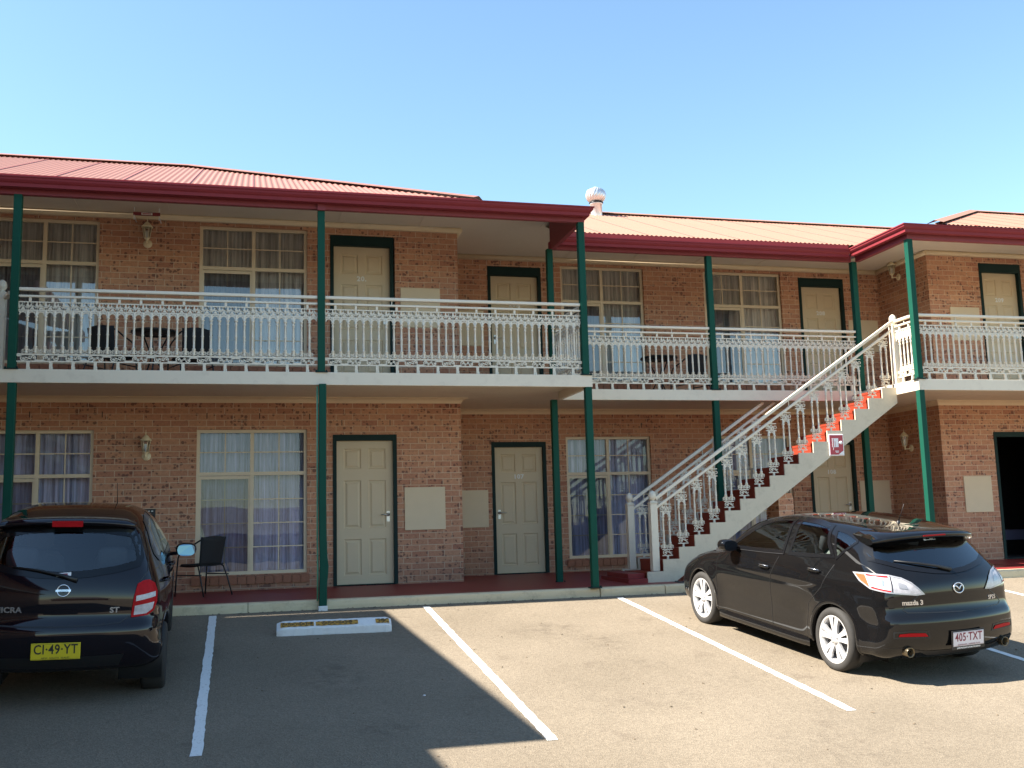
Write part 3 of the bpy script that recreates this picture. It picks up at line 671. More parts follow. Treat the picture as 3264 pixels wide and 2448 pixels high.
roof_block(9.8,30,12.62,5.21,16.3,True,False,'right roof of corrugated steel with hipped end and glare put into its colour','roof_glare',None,'roof_glare')
# low roofs over the balcony corners
def low_roof(x0,x1,y0,y1,z,right,lab):
    b=MB(); t=math.tan(R(17)); d=1.25
    if right:
        b.add([(x0,y0,z),(x1,y0,z),(x1,y0+d,z+t*d),(x0,y0+d,z+t*d)],[(0,1,2,3)]); b.add([(x1,y0,z),(x1,y0+d,z),(x1,y0+d,z+t*d)],[(0,1,2)])
        b.add([(x0,y0+d,z+t*d),(x1,y0+d,z+t*d),(x1,y1,z+t*d),(x0,y1,z+t*d)],[(0,1,2,3)])
    else:
        b.add([(x0,y0,z),(x1,y0,z),(x1,y0+d,z+t*d),(x0+d,y0+d,z+t*d)],[(0,1,2,3)]); b.add([(x0,y0,z),(x0+d,y0+d,z+t*d),(x0+d,13.95,z+t*d),(x0,13.95,z)],[(0,1,2,3)])
        b.add([(x0+d,y0+d,z+t*d),(x1,y0+d,z+t*d),(x1,y1,z+t*d),(x0+d,y1,z+t*d)],[(0,1,2,3)])
    return P(b.build('low_roof',M['roof'],label=lab))
low_roof(3.0,4.42,12.56,15.2,5.155,True,'low red roof over the left balcony corner'); low_roof(9.25,10.6,12.57,15.2,5.172,False,'low red roof over the stair landing')

# turbine ventilator
tv=thing('roof_ventilator','round silver turbine ventilator on the middle roof ridge','roof vent',(6.20,17.35,6.62)); tv.scale=(.93,.93,.90)
b=MB(); b.lathe([(.115,-.12),(.115,.20),(.13,.205),(.13,.225)],(0,0,0),20); o=b.build('neck',M['galv'],tv)
b=MB(); b.lathe([(.13,.222),(.145,.235),(.145,.25),(.0,.25)],(0,0,0),20); b.build('collar',M['blackmetal'],tv)
b=MB(); n=18
for k in range(n):
    vs=[]
    for i in range(11):
        t=i/10; ph=-.95+2.35*t; r=.185*math.cos(ph)**.8 if math.cos(ph)>0 else 0; z=.40+.165*math.sin(ph); a=2*math.pi*k/n+.9*t
        for q,dr in ((0,0),(.30,.022),(.36,-.004)):
            vs.append((max(.01,r+dr*math.cos(ph))*math.cos(a+q),max(.01,r+dr*math.cos(ph))*math.sin(a+q),z))
    b.add(vs,[(i*3+j,i*3+j+1,(i+1)*3+j+1,(i+1)*3+j) for i in range(10) for j in(0,1)],0,True)
b.lathe([(.06,.560),(.055,.575),(0,.58)],(0,0,0),14)
b.build('vaned_dome',M['galv'],tv)
b=MB(); b.lathe([(.11,.25),(.12,.40),(.08,.53),(0,.55)],(0,0,0),14); b.build('inner_drum',M['blackmetal'],tv)
# ------------------------------------------------------------------ cast lace balustrades
class Lace:
    """flat cast work drawn in (s,z) and given a little depth; mapped to the world by O + s*D + n*N"""
    def __init__(s,O,D):
        s.b=MB(); s.O=Vector(O); s.D=Vector(D).normalized(); s.N=Vector((s.D.y,-s.D.x,0))
    def w(s,p,n): q=s.O+s.D*p[0]+s.N*n; return (q.x,q.y,q.z+p[1])
    def rib(s,pts,wd,dp=.010,closed=False):
        m=len(pts); vs=[]
        for i,p in enumerate(pts):
            a=pts[(i-1)%m] if (closed or i>0) else p; c=pts[(i+1)%m] if (closed or i<m-1) else p
            tx,tz=c[0]-a[0],c[1]-a[1]; L=math.hypot(tx,tz) or 1; nx,nz=-tz/L*wd/2,tx/L*wd/2
            vs+=[s.w((p[0]+nx,p[1]+nz),dp/2),s.w((p[0]-nx,p[1]-nz),dp/2),s.w((p[0]-nx,p[1]-nz),-dp/2),s.w((p[0]+nx,p[1]+nz),-dp/2)]
        fs=[(i*4+k,i*4+(k+1)%4,((i+1)%m)*4+(k+1)%4,((i+1)%m)*4+k) for i in range(m if closed else m-1) for k in range(4)]
        s.b.add(vs,fs)
    def ring(s,c,r,wd,n=9,a0=0,a1=2*math.pi,dp=.010):
        full=abs(a1-a0-2*math.pi)<1e-6
        k=n if full else n+1
        s.rib([(c[0]+r*math.cos(a0+(a1-a0)*i/n),c[1]+r*math.sin(a0+(a1-a0)*i/n)) for i in range(k)],wd,dp,full)
    def disc(s,c,r,dp=.014,n=7):
        vs=[s.w((c[0]+r*math.cos(2*math.pi*i/n),c[1]+r*math.sin(2*math.pi*i/n)),dp/2) for i in range(n)]+[s.w((c[0]+r*math.cos(2*math.pi*i/n),c[1]+r*math.sin(2*math.pi*i/n)),-dp/2) for i in range(n)]
        s.b.add(vs,[tuple(range(n)),tuple(range(2*n-1,n-1,-1))]+[(i,n+i,n+(i+1)%n,(i+1)%n) for i in range(n)])
    def boxs(s,s0,s1,z0,z1,dp=.012):
        vs=[s.w(p,n) for n in(dp/2,-dp/2) for p in((s0,z0),(s1,z0),(s1,z1),(s0,z1))]
        s.b.add(vs,[(0,1,2,3),(7,6,5,4),(0,4,5,1),(1,5,6,2),(2,6,7,3),(3,7,4,0)])
    def column(s,x,z0):
        pr=[(.015,.195),(.021,.205),(.015,.213),(.020,.232),(.020,.268),(.024,.276),(.0135,.285),(.0145,.42),(.019,.432),(.0145,.444),(.0125,.575),(.0205,.588),(.0135,.598),(.015,.618),(.026,.632),(.015,.645),(.0135,.70)]
        q=s.O+s.D*x; s.b.lathe([(r,h+z0) for r,h in pr],(q.x,q.y,q.z),6,'z',0,True)
    def frieze(s,x,m,z0):
        c=x+m/2
        s.ring((c,z0+.715),m*.46,.012,7,0,math.pi); s.ring((x,z0+.80),m*.46,.009,6,math.pi,1.5*math.pi) ; s.ring((x+m,z0+.80),m*.46,.009,6,1.5*math.pi,2*math.pi) if False else None
        s.ring((x+m,z0+.80),m*.46,.012,5,math.pi,1.5*math.pi); s.ring((x,z0+.80),m*.46,.012,5,1.5*math.pi,2*math.pi)
        s.rib([(c-.020,z0+.716),(c,z0+.752),(c+.020,z0+.716)],.013); s.disc((c,z0+.728),.013)
        s.rib([(x,z0+.70),(x,z0+.812)],.016); s.disc((x+.0,z0+.765),.016)
        s.rib([(c-.022,z0+.806),(c,z0+.785),(c+.022,z0+.806)],.009)
    def arch(s,x,m,z0):
        s.ring((x+m/2,z0+.652),m/2-.012,.014,7,0,math.pi); s.disc((x+.014,z0+.688),.010); s.disc((x+m-.014,z0+.688),.010)
    def curls(s,x,z0):
        for d in(-1,1): s.ring((x+d*.028,z0+.225),.017,.008,8); s.rib([(x+d*.016,z0+.255),(x+d*.045,z0+.196)],.008)
    def scroll(s,x0,x1,z0):
        L=x1-x0; p=.24; n=max(1,int(round(L/p))); p=L/n
        for k in range(n):
            a=x0+k*p; f=1 if k%2==0 else -1
            pts=[(a+p*t,z0+.138+f*.027*math.cos(math.pi*t)) for t in [i/8 for i in range(9)]]
            s.rib(pts,.015)
            for (cx,sg) in ((a+p*.27,-f),(a+p*.73,f)):
                s.ring((cx,z0+.138+sg*.004),.024,.012,9); s.disc((cx+.004,z0+.138+sg*.004),.011)
            s.rib([(a+p*.5,z0+.138),(a+p*.56,z0+.162),(a+p*.62,z0+.158)],.008); s.rib([(a+p*.5,z0+.138),(a+p*.44,z0+.114),(a+p*.38,z0+.118)],.008)
def balustrade(p,q,lab,rail0=0.,rail1=0.):
    p=Vector((p[0],p[1],2.89)); q=Vector((q[0],q[1],2.89)); d=(q-p); L=d.length; D=d.normalized()
    lc=Lace(p,D); n=max(2,int(round(L/.0975))); m=L/n
    lc.boxs(0,L,.092,.107); lc.boxs(0,L,.172,.192); lc.boxs(0,L,.698,.713); lc.boxs(0,L,.80,.813)
    for k in range(n):
        x=k*m
        lc.frieze(x,m,0); lc.arch(x,m,0); 
        if k>0: lc.column(x,0); lc.curls(x,0)
    lc.scroll(0,L,0)
    nf=max(1,int(round(L/.2535))); 
    for k in range(nf):
        x=L*(k+.5)/nf+random.uniform(-.004,.004); lc.boxs(x-.017,x+.017,0,.093,.022); lc.boxs(x+.004,x+.022,.0,.035,.03); lc.boxs(x-.014,x+.014,.812,.863,.022)
    o=P(lc.b.build('balustrade',M['rail'],label=lab))
    a=p-D*rail0; e=q+D*rail1
    r=MB(); r.bar(a+Vector((0,0,.957)),e+Vector((0,0,.957)),.055,.040); 
    t=r.build('handrail',M['rail'],bevel=.008); t.parent=o
    r=MB(); r.bar(p+Vector((0,0,.874)),q+Vector((0,0,.874)),.042,.026); t=r.build('lower_rail',M['rail'],bevel=.004); t.parent=o
    r=MB(); k=max(1,int(L/1.15))
    for i in range(k):
        x=L*(i+.5)/k; c=p+D*x; r.box(c.x-.005,c.x+.005,c.y-.005,c.y+.005,2.89+.886,2.89+.938)
    t=r.build('rail_bracket',M['rail']); t.parent=o
    return o
hw=.046
balustrade((-2.694+hw,YA),(.845-hw,YA),'cream lace balustrade in front of the upper left window')
balustrade((.845+hw,YA),(4.31-hw,YA),'cream lace balustrade in front of the upper doors')
balustrade((4.31,YA+hw),(4.29,YB-hw),'short lace return at the end of the left balcony')
balustrade((4.275+hw,YB),(6.84-hw,YB),'cream lace balustrade left of the middle post')
balustrade((6.84+hw,YB),(9.375-hw,YB),'cream lace balustrade beside the stair landing')
balustrade((9.43+hw,YC),(13.4,YC),'cream lace balustrade on the right balcony')
balustrade((9.44,YC+hw),(9.45,13.255),'short sunlit lace panel at the stair head')
balustrade((-6.2,YA+.0),(-2.694-hw,YA),'lace balustrade at the far left edge') if False else None

# ------------------------------------------------------------------ outside staircase
st=thing('staircase','cream outside staircase with red treads and lace balusters rising to the right','staircase',(5.3,13.7,.11))
def SP(o): o.parent=st; o.matrix_parent_inverse=Matrix.Translation((-5.3,-13.7,-.11)); return o
SX,SZ,RUN,RISE,NS=5.268,.262,.2418,.1607,16
YN,YF=13.25,14.06
def step_pt(k): return SX+RUN*k, SZ+RISE*k
def stringer(y0,y1,lab,kmax):
    poly=[(SX,.10),(SX,SZ)]
    for k in range(1,kmax+1):
        x,z=step_pt(k); poly+=[(x,z-RISE),(x,z)]
    x,z=step_pt(kmax); poly+=[(9.384,z),(9.384,2.60),(5.66,.10)]
    b=MB()
    # split into a strip of quads so that the concave outline fills cleanly
    xs=sorted({p[0] for p in poly}|{SX+RUN*k for k in range(kmax+1)})
    def top(x,side):
        k=int(math.floor((x-SX)/RUN+1e-6*side)); k=max(0,min(k,kmax)); return SZ+RISE*k
    def bot(x): return max(.10,.10+(x-5.66)*(2.60-.10)/(9.384-5.66))
    for i in range(len(xs)-1):
        a,c=xs[i],xs[i+1]
        if c-a<1e-5: continue
        t=top((a+c)/2,0); za,zc=bot(a),bot(c)
        if max(za,zc)>=t-.02: continue
        vs=[(a,y0,za),(c,y0,zc),(c,y0,t),(a,y0,t),(a,y1,za),(c,y1,zc),(c,y1,t),(a,y1,t)]
        b.add(vs,[(0,1,2,3),(7,6,5,4),(3,2,6,7),(0,4,5,1)])
    for k in range(kmax+1):
        x,z=step_pt(k); zb=max(z-RISE,.10); b.add([(x,y0,zb),(x,y1,zb),(x,y1,z),(x,y0,z)],[(0,3,2,1)])
    if kmax==NS: b.add([(9.384,y0,2.6),(9.384,y1,2.6),(9.384,y1,SZ+RISE*kmax),(9.384,y0,SZ+RISE*kmax)],[(0,1,2,3)])
    return SP(b.build('stringer',M['stringer'],label=lab,weld=True))
stringer(YN,YN+.022,'near stepped stringer in cream render',NS)
stringer(14.205,14.285,'far stepped stringer beside the balcony',9)
for k in range(NS+1):
    x,z=step_pt(k); y1=14.20 if k<11 else YF
    b=MB(); b.box(x+.028,x+.028+RUN+(.03 if k<NS else -.18),YN+.022,y1,z-.06,z-.018); b.box(x+.03,x+.055,YN+.022,y1,z-RISE-.018,z-.06); b.box(x+.024,x+.045,YN+.022,y1,z-.05,z-.016)
    SP(b.build('step',M['step']))
b=MB(); b.add([(5.66,YN+.022,.10),(9.384,YN+.022,2.60),(9.384,14.05,2.60),(5.66,14.05,.10)],[(0,1,2,3)]); SP(b.build('underside',M['stringer']))
b=MB(); b.box(4.98,5.26,13.22,14.35,.10,.175); b.box(5.02,5.262,13.345,14.2,.10,.24); SP(b.build('bottom_step',M['porch']))
b=MB()
for i in range(16):
    z=.12+i*.087; 
    if z<1.25:
        o=.0 if i%2 else .12
        b.box(7.43,7.67,13.46,13.84,z,z+.078)
b.box(7.44,7.66,13.47,13.83,.11,1.30); SP(b.build('brick_pier',M['brick']))
def newel(x,y,z0,z1,lab):
    b=MB(); w=.052; b.box(x-w,x+w,y-w,y+w,z0,z1-.05); b.box(x-w-.008,x+w+.008,y-w-.008,y+w+.008,z1-.05,z1-.035); b.box(x-w+.004,x+w-.004,y-w+.004,y+w-.004,z1-.035,z1-.015)
    o=SP(b.build('newel_post',M['rail'],label=lab,bevel=.006))
    f=MB(); f.lathe([(.03,0),(.028,.012),(.038,.02),(.052,.05),(.056,.078),(.050,.108),(.033,.134),(.012,.15),(0,.152)],(x,y,z1-.016),16)
    k=f.build('finial',M['rail']); k.parent=o
newel(5.43,13.36,.26,1.235,'near newel post at the stair foot'); newel(5.43,14.25,.26,1.235,'far newel post at the stair foot'); newel(9.455,13.31,2.885,3.83,'newel post at the stair head')
def srail(p,q,w,h,n,lab):
    b=MB(); b.bar(p,q,w,h); o=SP(b.build(n,M['rail'],bevel=.006)); o['label']=lab
srail((5.47,13.36,1.255),(9.42,13.31,3.845),.052,.046,'stair_handrail','near upper rail of the stairs'); srail((5.485,13.36,1.135),(9.42,13.31,3.722),.042,.036,'stair_rail','near lower rail of the stairs')
srail((5.47,14.25,1.255),(7.70,14.25,2.72),.052,.046,'stair_handrail','far upper rail of the stairs'); srail((5.485,14.25,1.135),(7.89,14.25,2.72),.042,.036,'stair_rail','far lower rail of the stairs')
for (y0,k0,k1,yb) in ((13.36,1,14,13.31),(14.25,1,7,14.25)):
    b=MB()
    for x in [5.66+.98*i for i in range(4)]:
        if y0>14 and x>7.6: continue
        t=(x-5.47)/3.95; y=y0+(yb-y0)*t; z=1.255+2.59*t; b.box(x-.005,x+.005,y-.005,y+.005,z-.125,z)
    SP(b.build('rail_bracket',M['rail']))
def pair(x,y,zt,ztop,lab):
    m=.092; z0=zt-.034
    lc=Lace((x-m/2,y,z0),(1,0,0))
    lc.boxs(-.03,m+.03,.092,.106,.012); lc.boxs(-.03,m+.03,.176,.190,.012); lc.boxs(-.036,m+.036,.698,.712,.014); lc.boxs(-.036,m+.036,.80,.812,.014)
    for c in (0,m): lc.column(c,0); lc.curls(c,0)
    lc.arch(0,m,0); lc.frieze(0,m,0)
    for c in(-.036,m): lc.ring((c+.018,.755),.020,.009,8)
    lc.ring((m*.1,.141),.027,.010,9); lc.disc((m*.1+.004,.141),.012); lc.rib([(m*.35,.165),(m*.6,.15),(m*1.2,.112)],.012); lc.rib([(m*.75,.168),(m*.95,.14),(m*1.25,.145)],.010)
    lc.boxs(m/2-.014,m/2+.014,.034,.094,.02); lc.boxs(m/2-.018,m/2+.018,.812,max(.83,ztop-z0),.016)
    SP(lc.b.build('baluster_pair',M['rail']))
for k in range(0,16):
    x=SX+RUN*(k+1)+.112; z=SZ+RISE*(k+1)-.018; t=(x-5.485)/3.935; pair(x,13.36-.05*t,z,1.135+2.587*t-.01,'')
for k in range(0,9):
    x=SX+RUN*(k+1)+.112; z=SZ+RISE*(k+1)-.018; t=(x-5.485)/3.935; pair(x,14.245,z,min(2.70,1.135+2.587*t-.01),'')

# hose reel sign on the stair stringer
sg=thing('fire_sign','small red fire hose reel sign with white border fixed to the stair stringer','sign',(8.295,13.235,1.82))
b=MB(); b.box(-.122,.122,-.006,.006,0,.315); b.build('backing',M['signwhite'],sg,bevel=.006)
b=MB(); b.box(-.106,.106,-.010,-.007,.016,.299); b.build('red_face',M['red'],sg)
b=MB()
b.box(-.072,.03,-.0125,-.0105,.125,.255); b.lathe([(0,-.0125),(.026,-.0125),(.026,-.0105)],(.072,0,.19),14,'y'); b.box(.03,.05,-.0125,-.0105,.182,.198); b.box(-.058,-.052,-.0125,-.0105,.085,.125)
b.add([(.106,-.0125,.016),(.106,-.0125,.075),(.02,-.0125,.016)],[(0,1,2)]); b.build('pictogram_and_lit_corner',M['signwhite'],sg)  # white triangle at lower right is a sunlit corner painted on
b=MB(); b.box(-.028,-.022,-.0142,-.0128,.13,.21); b.box(-.06,-.048,-.0142,-.0128,.13,.25); b.build('reel_lines',M['red'],sg)
b=MB(); b.box(-.028,.030,-.0115,-.0105,.062,.072); b.box(-.022,.024,-.0115,-.0105,.046,.054); b.build('small_print',M['signwhite'],sg)

# ------------------------------------------------------------------ wall lanterns
def lantern(x,y,z,ang,lab):
    # ang: direction the lantern reaches out from the wall (0 = towards -y)
    t=thing('wall_lantern',lab,'lantern',(x,y,z),ang,'cream coach lanterns on the brick walls')
    b=MB(); b.lathe([(0,-.016),(.045,-.016),(.062,-.006),(.062,0)],(0,0,0),14,'y'); b.build('wall_plate',M['lampmetal'],t)
    b=MB(); b.tube([(0,-.012,0),(0,-.06,-.012),(0,-.115,-.012),(0,-.13,.02)],.010,7); b.lathe([(0,-.05),(.012,-.04),(.018,-.015),(.010,.0),(.034,.022),(.038,.03)],(0,-.13,.015),10); b.build('bracket',M['lampmetal'],t)
    b=MB()
    for k in range(6):
        a=math.pi*k/3; b.tube([(.036*math.cos(a),-.13+.036*math.sin(a),.045),(.062*math.cos(a),-.13+.062*math.sin(a),.205)],.0055,5)
    b.lathe([(.066,.200),(.082,.205),(.078,.217),(.050,.245),(.042,.258),(.030,.272),(.012,.285),(.005,.30),(.008,.312),(.004,.325),(.003,.355),(0,.357)],(0,-.13,0),12); b.lathe([(.03,.04),(.04,.045),(.036,.05)],(0,-.13,0),10)
    b.build('cage',M['lampmetal'],t)
    b=MB(); b.lathe([(.033,.047),(.059,.204)],(0,-.13,0),6,'z',0,False); b.build('glass',M['lampglass'],t)
    b=MB(); b.lathe([(.012,.04),(.012,.075),(.022,.10),(.025,.13),(.018,.155),(0,.165)],(0,-.13,0),10); b.build('bulb',M['bulb'],t)
lantern(-1.44,WA,5.035,0,'cream lantern on the upper left brick wall below the red hanging sign')
lantern(-1.395,WA,2.02,R(0),'cream lantern on the ground floor wall above the small dark hatchback')
lantern(11.33,15.68,5.20,R(-90),'cream lantern on the upper side wall beside the stair landing')
lantern(11.33,15.70,2.10,R(-90),'cream lantern on the ground floor side wall behind the sunlit post')

# red and white strip sign under the upper soffit
hs=thing('hanging_sign','narrow red and white sign hung under the upper left soffit','sign',(-1.43,14.55,5.375))
b=MB(); b.box(-.178,.178,-.010,.010,-.024,.024); b.build('board',M['maroon'],hs,bevel=.003)
b=MB(); b.box(-.07,.075,-.0125,-.0105,-.016,.016); b.build('white_panel',M['signwhite'],hs)
b=MB(); b.box(-.055,.06,-.0135,-.0128,-.006,.006); b.build('small_print',M['red'],hs)
b=MB()
for s in(-1,1): b.box(s*.165-.007,s*.165+.007,.011,.32,-.034,-.024); b.box(s*.165-.007,s*.165+.007,-.014,.010,-.085,-.025); b.box(s*.165-.005,s*.165+.005,-.004,.004,.025,.105)
b.build('hanger',M['signwhite'],hs)
# little black plate by the lower lantern
bs=thing('door_sign','small black plate with white lettering on the brick wall behind the hatchback','sign',(-1.335,WA-.012,1.235))
b=MB(); b.box(-.075,.075,-.008,.010,-.09,.06); b.build('plate',M['black'],bs,bevel=.003)
b=MB()
for i,w in enumerate((.030,.018,.024)): b.box(-.055+.038*i,-.055+.038*i+w,-.0095,-.0085,.024,.036)
b.build('small_print',M['num'],bs)

# ------------------------------------------------------------------ outdoor furniture
def chair(x,y,z,rot,lab):
    t=thing('outdoor_chair',lab,'chair',(x,y,z),rot,'black stacking chairs on the verandahs'); t.scale=(.93,.93,.95)
    # local: front is -y
    for s in (-1,1):
        b=MB(); b.tube([(s*.265,-.26,0),(s*.262,-.235,.30),(s*.262,-.21,.52),(s*.262,-.16,.60),(s*.262,-.08,.635),(s*.26,.05,.67),(s*.235,.17,.735),(s*.17,.235,.785),(s*.08,.262,.80),(0,.268,.803)],.0115,8)
        b.build('arm_and_front_leg',M['blackmetal'],t)
        b=MB(); b.tube([(s*.25,.33,0),(s*.235,.24,.25),(s*.22,.17,.40),(s*.20,.10,.425),(s*.19,-.22,.43)],.0105,8); b.build('rear_leg',M['blackmetal'],t)
        b=MB(); b.tube([(s*.262,-.232,.285),(s*.24,.26,.285)],.009,6); b.build('stretcher',M['blackmetal'],t)
    b=MB(); n=10; vs=[]
    for i in range(9):
        u=i/8; z=.415+.385*u; 
        for k in range(n+1):
            w=-1+2*k/n; hwid=.19+.025*u; yb=.17+.10*u-.055*(w*w)*(.4+.6*u)
            vs.append((w*hwid,yb,z))
    b.add(vs,[(i*(n+1)+k,i*(n+1)+k+1,(i+1)*(n+1)+k+1,(i+1)*(n+1)+k) for i in range(8) for k in range(n)],0,True)
    o=b.build('backrest',M['weave'],t); md=o.modifiers.new('s','SOLIDIFY'); md.thickness=.012
    b=MB(); vs=[]
    for i in range(9):
        y=-.235+.42*i/8
        for k in range(n+1):
            w=-1+2*k/n; vs.append((w*.215,y,.432-.018*(1-w*w)-(.018 if i==0 else 0)))
    b.add(vs,[(i*(n+1)+k,i*(n+1)+k+1,(i+1)*(n+1)+k+1,(i+1)*(n+1)+k) for i in range(8) for k in range(n)],0,True)
    o=b.build('seat',M['weave'],t); md=o.modifiers.new('s','SOLIDIFY'); md.thickness=.014
    b=MB(); b.tube([(-.19,-.225,.425),(.19,-.225,.425)],.0115,8); b.build('seat_rail',M['blackmetal'],t)
    return t
def table(x,y,z,r,lab):
    t=thing('round_table',lab,'table',(x,y,z),.4,'round black tables on the balconies')
    b=MB(); b.lathe([(0,.735),(r-.01,.735),(r,.728),(r,.712),(r-.012,.700),(0,.70)],(0,0,0),32); b.build('table_top',M['black'],t)
    b=MB()
    for a in (.62,): b.lathe([(r*a,.699),(r*a,.685),(r*a-.02,.685),(r*a-.02,.699)],(0,0,0),24)
    b.build('rim_ring',M['blackmetal'],t)
    for k in range(3):
        a=2*math.pi*k/3; b=MB(); b.tube([(r*.62*math.cos(a),r*.62*math.sin(a),.69),(.05*math.cos(a),.05*math.sin(a),.42),(.05*math.cos(a+.2),.05*math.sin(a+.2),.34),(r*.72*math.cos(a),r*.72*math.sin(a),0)],.011,7); b.build('leg',M['blackmetal'],t)
chair(-.60,14.22,.137,R(-138),'black woven armchair outside the ground floor window beside the small hatchback')
table(-1.25,14.05,2.885,.30,'round black table between two chairs on the left balcony')
chair(-1.80,14.10,2.885,R(150),'black chair left of the round table on the left balcony'); chair(-.78,14.15,2.885,R(-158),'black chair right of the round table on the left balcony')
table(6.53,15.50,2.887,.31,'round black table on the middle balcony'); chair(7.10,15.55,2.887,R(-165),'black chair beside the table on the middle balcony')

# ------------------------------------------------------------------ wheel stop
yc=11.42; ws=thing('wheel_stop','white concrete wheel stop with torn yellow and black warning tape','wheel stop',(.895,yc,gz(yc)),R(-2.5)); ws.rotation_euler=(math.atan(SL),0,R(-2.5))
b=MB(); n=40; vs=[]
pr=[(-.10,-.01),(-.10,.012),(-.092,.070),(-.084,.082),(.030,.128),(.075,.128),(.105,.01),(.105,-.01)]
for i in range(n+1):
    t=i/n; x=-.61+1.22*t; e=min(1,min(t,1-t)*n/1.6); j=lambda a=.0025: random.uniform(-a,a)
    for p in pr: vs.append((x,p[0]*(.86+.14*e)+j(),(p[1] if p[1]<.05 else p[1]-.022*(1-e))+j(.002)-(.008*random.random() if p[1]==.012 and random.random()<.4 else 0)))
k=len(pr); b.add(vs,[(i*k+j,i*k+j+1,(i+1)*k+j+1,(i+1)*k+j) for i in range(n) for j in range(k-1)]); b.f+= [tuple(range(k-1,-1,-1)),tuple(range(n*k,n*k+k))]; b.m+=[0,0]; b.sm+=[False,False]
b.build('concrete_block',M['white'],ws)
bev=math.atan2(.046,.114); def_t=lambda x,q,o: (x,-.084+q*math.cos(bev)-o*math.sin(bev),.082+q*math.sin(bev)+o*math.cos(bev))
for (x0,x1) in ((-.57,-.22),(-.20,.25),(.44,.585)):
    b=MB(); n=14; vs=[]
    for i in range(n+1):
        x=x0+(x1-x0)*i/n; vs+=[def_t(x,.018+random.uniform(-.006,.005),.0045),def_t(x,.098+random.uniform(-.006,.006),.0045)]
    b.add(vs,[(2*i,2*i+2,2*i+3,2*i+1) for i in range(n)]); tp=b.build('warning_tape',M['yellow'],ws)
    b=MB(); kk=max(2,int((x1-x0)/.062))
    for i in range(kk+1):
        x=x0+.010+(x1-x0-.05)*i/kk
        for qa,qb in ((.020,.034),(.082,.097)): b.add([def_t(x,qa,.0062),def_t(x+.026,qa,.0062),def_t(x+.038,qb,.0062),def_t(x+.012,qb,.0062)],[(0,1,2,3)])
    k=b.build('tape_stripes',M['tapeblack'],tp)
    add_text('lettering','WATCH YOUR STEP' if x1<.3 else 'STEP',.044,M['tapeblack'],tp,Matrix.Translation(def_t((x0+x1)/2,.058,.0062))@Matrix.Rotation(bev,4,'X'),.0004,.0015,.82 if x1<.3 else .9)
# white downpipe footing scrap and pebbles on the asphalt
b=MB(); b.lathe([(.012,0),(.010,.006),(0,.008)],(0,0,0),7); o=b.build('white_pebble',M['signwhite']); o.location=(1.43,8.75,gz(8.75)); tag(o,'tiny white scrap lying on the shaded asphalt','litter')

# ------------------------------------------------------------------ the wings the photograph leaves out of frame
lw=thing('left_wing','left wing of the motel reaching out towards the car park','building',(-8,6,0))
def wing(name,b,m): 
    o=b.build(name,m); o.parent=lw; o.matrix_parent_inverse=Matrix.Translation((8,-6,0)); return o
b=MB(); b.box(-13,-5.3,-8,12.7,-1.6,5.25); wing('brick_wall',b,M['brick'])
b=MB(); b.box(-5.3,-3.62,7.6,12.69,2.74,2.89); b.box(-5.3,-4.5,-8,7.6,2.74,2.89); wing('balcony_slab',b,M['fascia'])
b=MB(); z=5.175
b.add([(-3.385,7.36,z),(-3.385,12.5,z),(-6.2,12.5,z+.5),(-6.2,7.36,z+.5)],[(0,1,2,3)]); b.add([(-4.27,-9,z),(-4.27,7.39,z),(-9,7.39,z+1.95),(-9,-9,z+1.95)],[(0,1,2,3)]); b.add([(-9,-9,z+1.95),(-9,12.5,z+1.95),(-14,12.5,z),(-14,-9,z)],[(0,1,2,3)])
b.add([(-6.2,7.36,z+.5),(-6.2,12.5,z+.5),(-9,12.5,z+1.95),(-9,7.39,z+1.95)],[(0,1,2,3)]); wing('roof',b,M['roof'])
b=MB(); b.box(-3.49,-3.385,7.36,12.5,z-.2,z-.002); b.box(-4.37,-4.27,-9,7.385,z-.2,z-.002); b.box(-4.37,-3.49,7.36,7.49,z-.2,z-.002); wing('gutter',b,M['gutter'])
for y in (7.7,10.2): 
    b=MB(); b.box(-3.72,-3.62,y-.05,y+.05,-.6,z-.1); wing('post',b,M['green'])
# newel and short rail glimpsed at the left edge of the balcony
ns=thing('stair_newel','cream newel post with ball finial at the left edge of the balcony','newel post',(-2.905,YA+.33,2.89))
b=MB(); b.box(-.05,.05,-.05,.05,0,.99); b.build('shaft',M['rail'],ns,bevel=.006)
b=MB(); b.lathe([(.03,.99),(.028,1.0),(.052,1.04),(.055,1.07),(.045,1.11),(.02,1.135),(0,1.14)],(0,0,0),14); b.build('finial',M['rail'],ns)
b=MB(); b.bar((.05,-.03,.915),(.16,-.30,.915),.05,.04); b.build('short_rail',M['rail'],ns)
ow=thing('opposite_wing','opposite motel wing across the car park behind the viewer','building',(2,-22,-1.5))
def ob(name,b,m): o=b.build(name,m); o.parent=ow; o.matrix_parent_inverse=Matrix.Translation((-2,22,1.5))@Matrix.Translation((0,-30,-2.6)); return o
b=MB(); b.box(-9,16,-30,-20,-1.7,3.3); ob('brick_wall',b,M['brick'])
b=MB(); b.add([(-10,-19.2,3.3),(17,-19.2,3.3),(12,-25,5.4),(-5,-25,5.4)],[(0,1,2,3)]); b.add([(-10,-31,3.3),(-10,-19.2,3.3),(-5,-25,5.4)],[(0,1,2)]); b.add([(17,-19.2,3.3),(17,-31,3.3),(12,-25,5.4)],[(0,1,2)]); b.add([(17,-31,3.3),(-10,-31,3.3),(-5,-25,5.4),(12,-25,5.4)],[(0,1,2,3)]); ob('roof',b,paint('far_roof',(.17,.15,.145),.85))
b=MB(); b.box(-10,17,-19.3,-19.2,3.1,3.29); ob('gutter',b,M['gutter'])

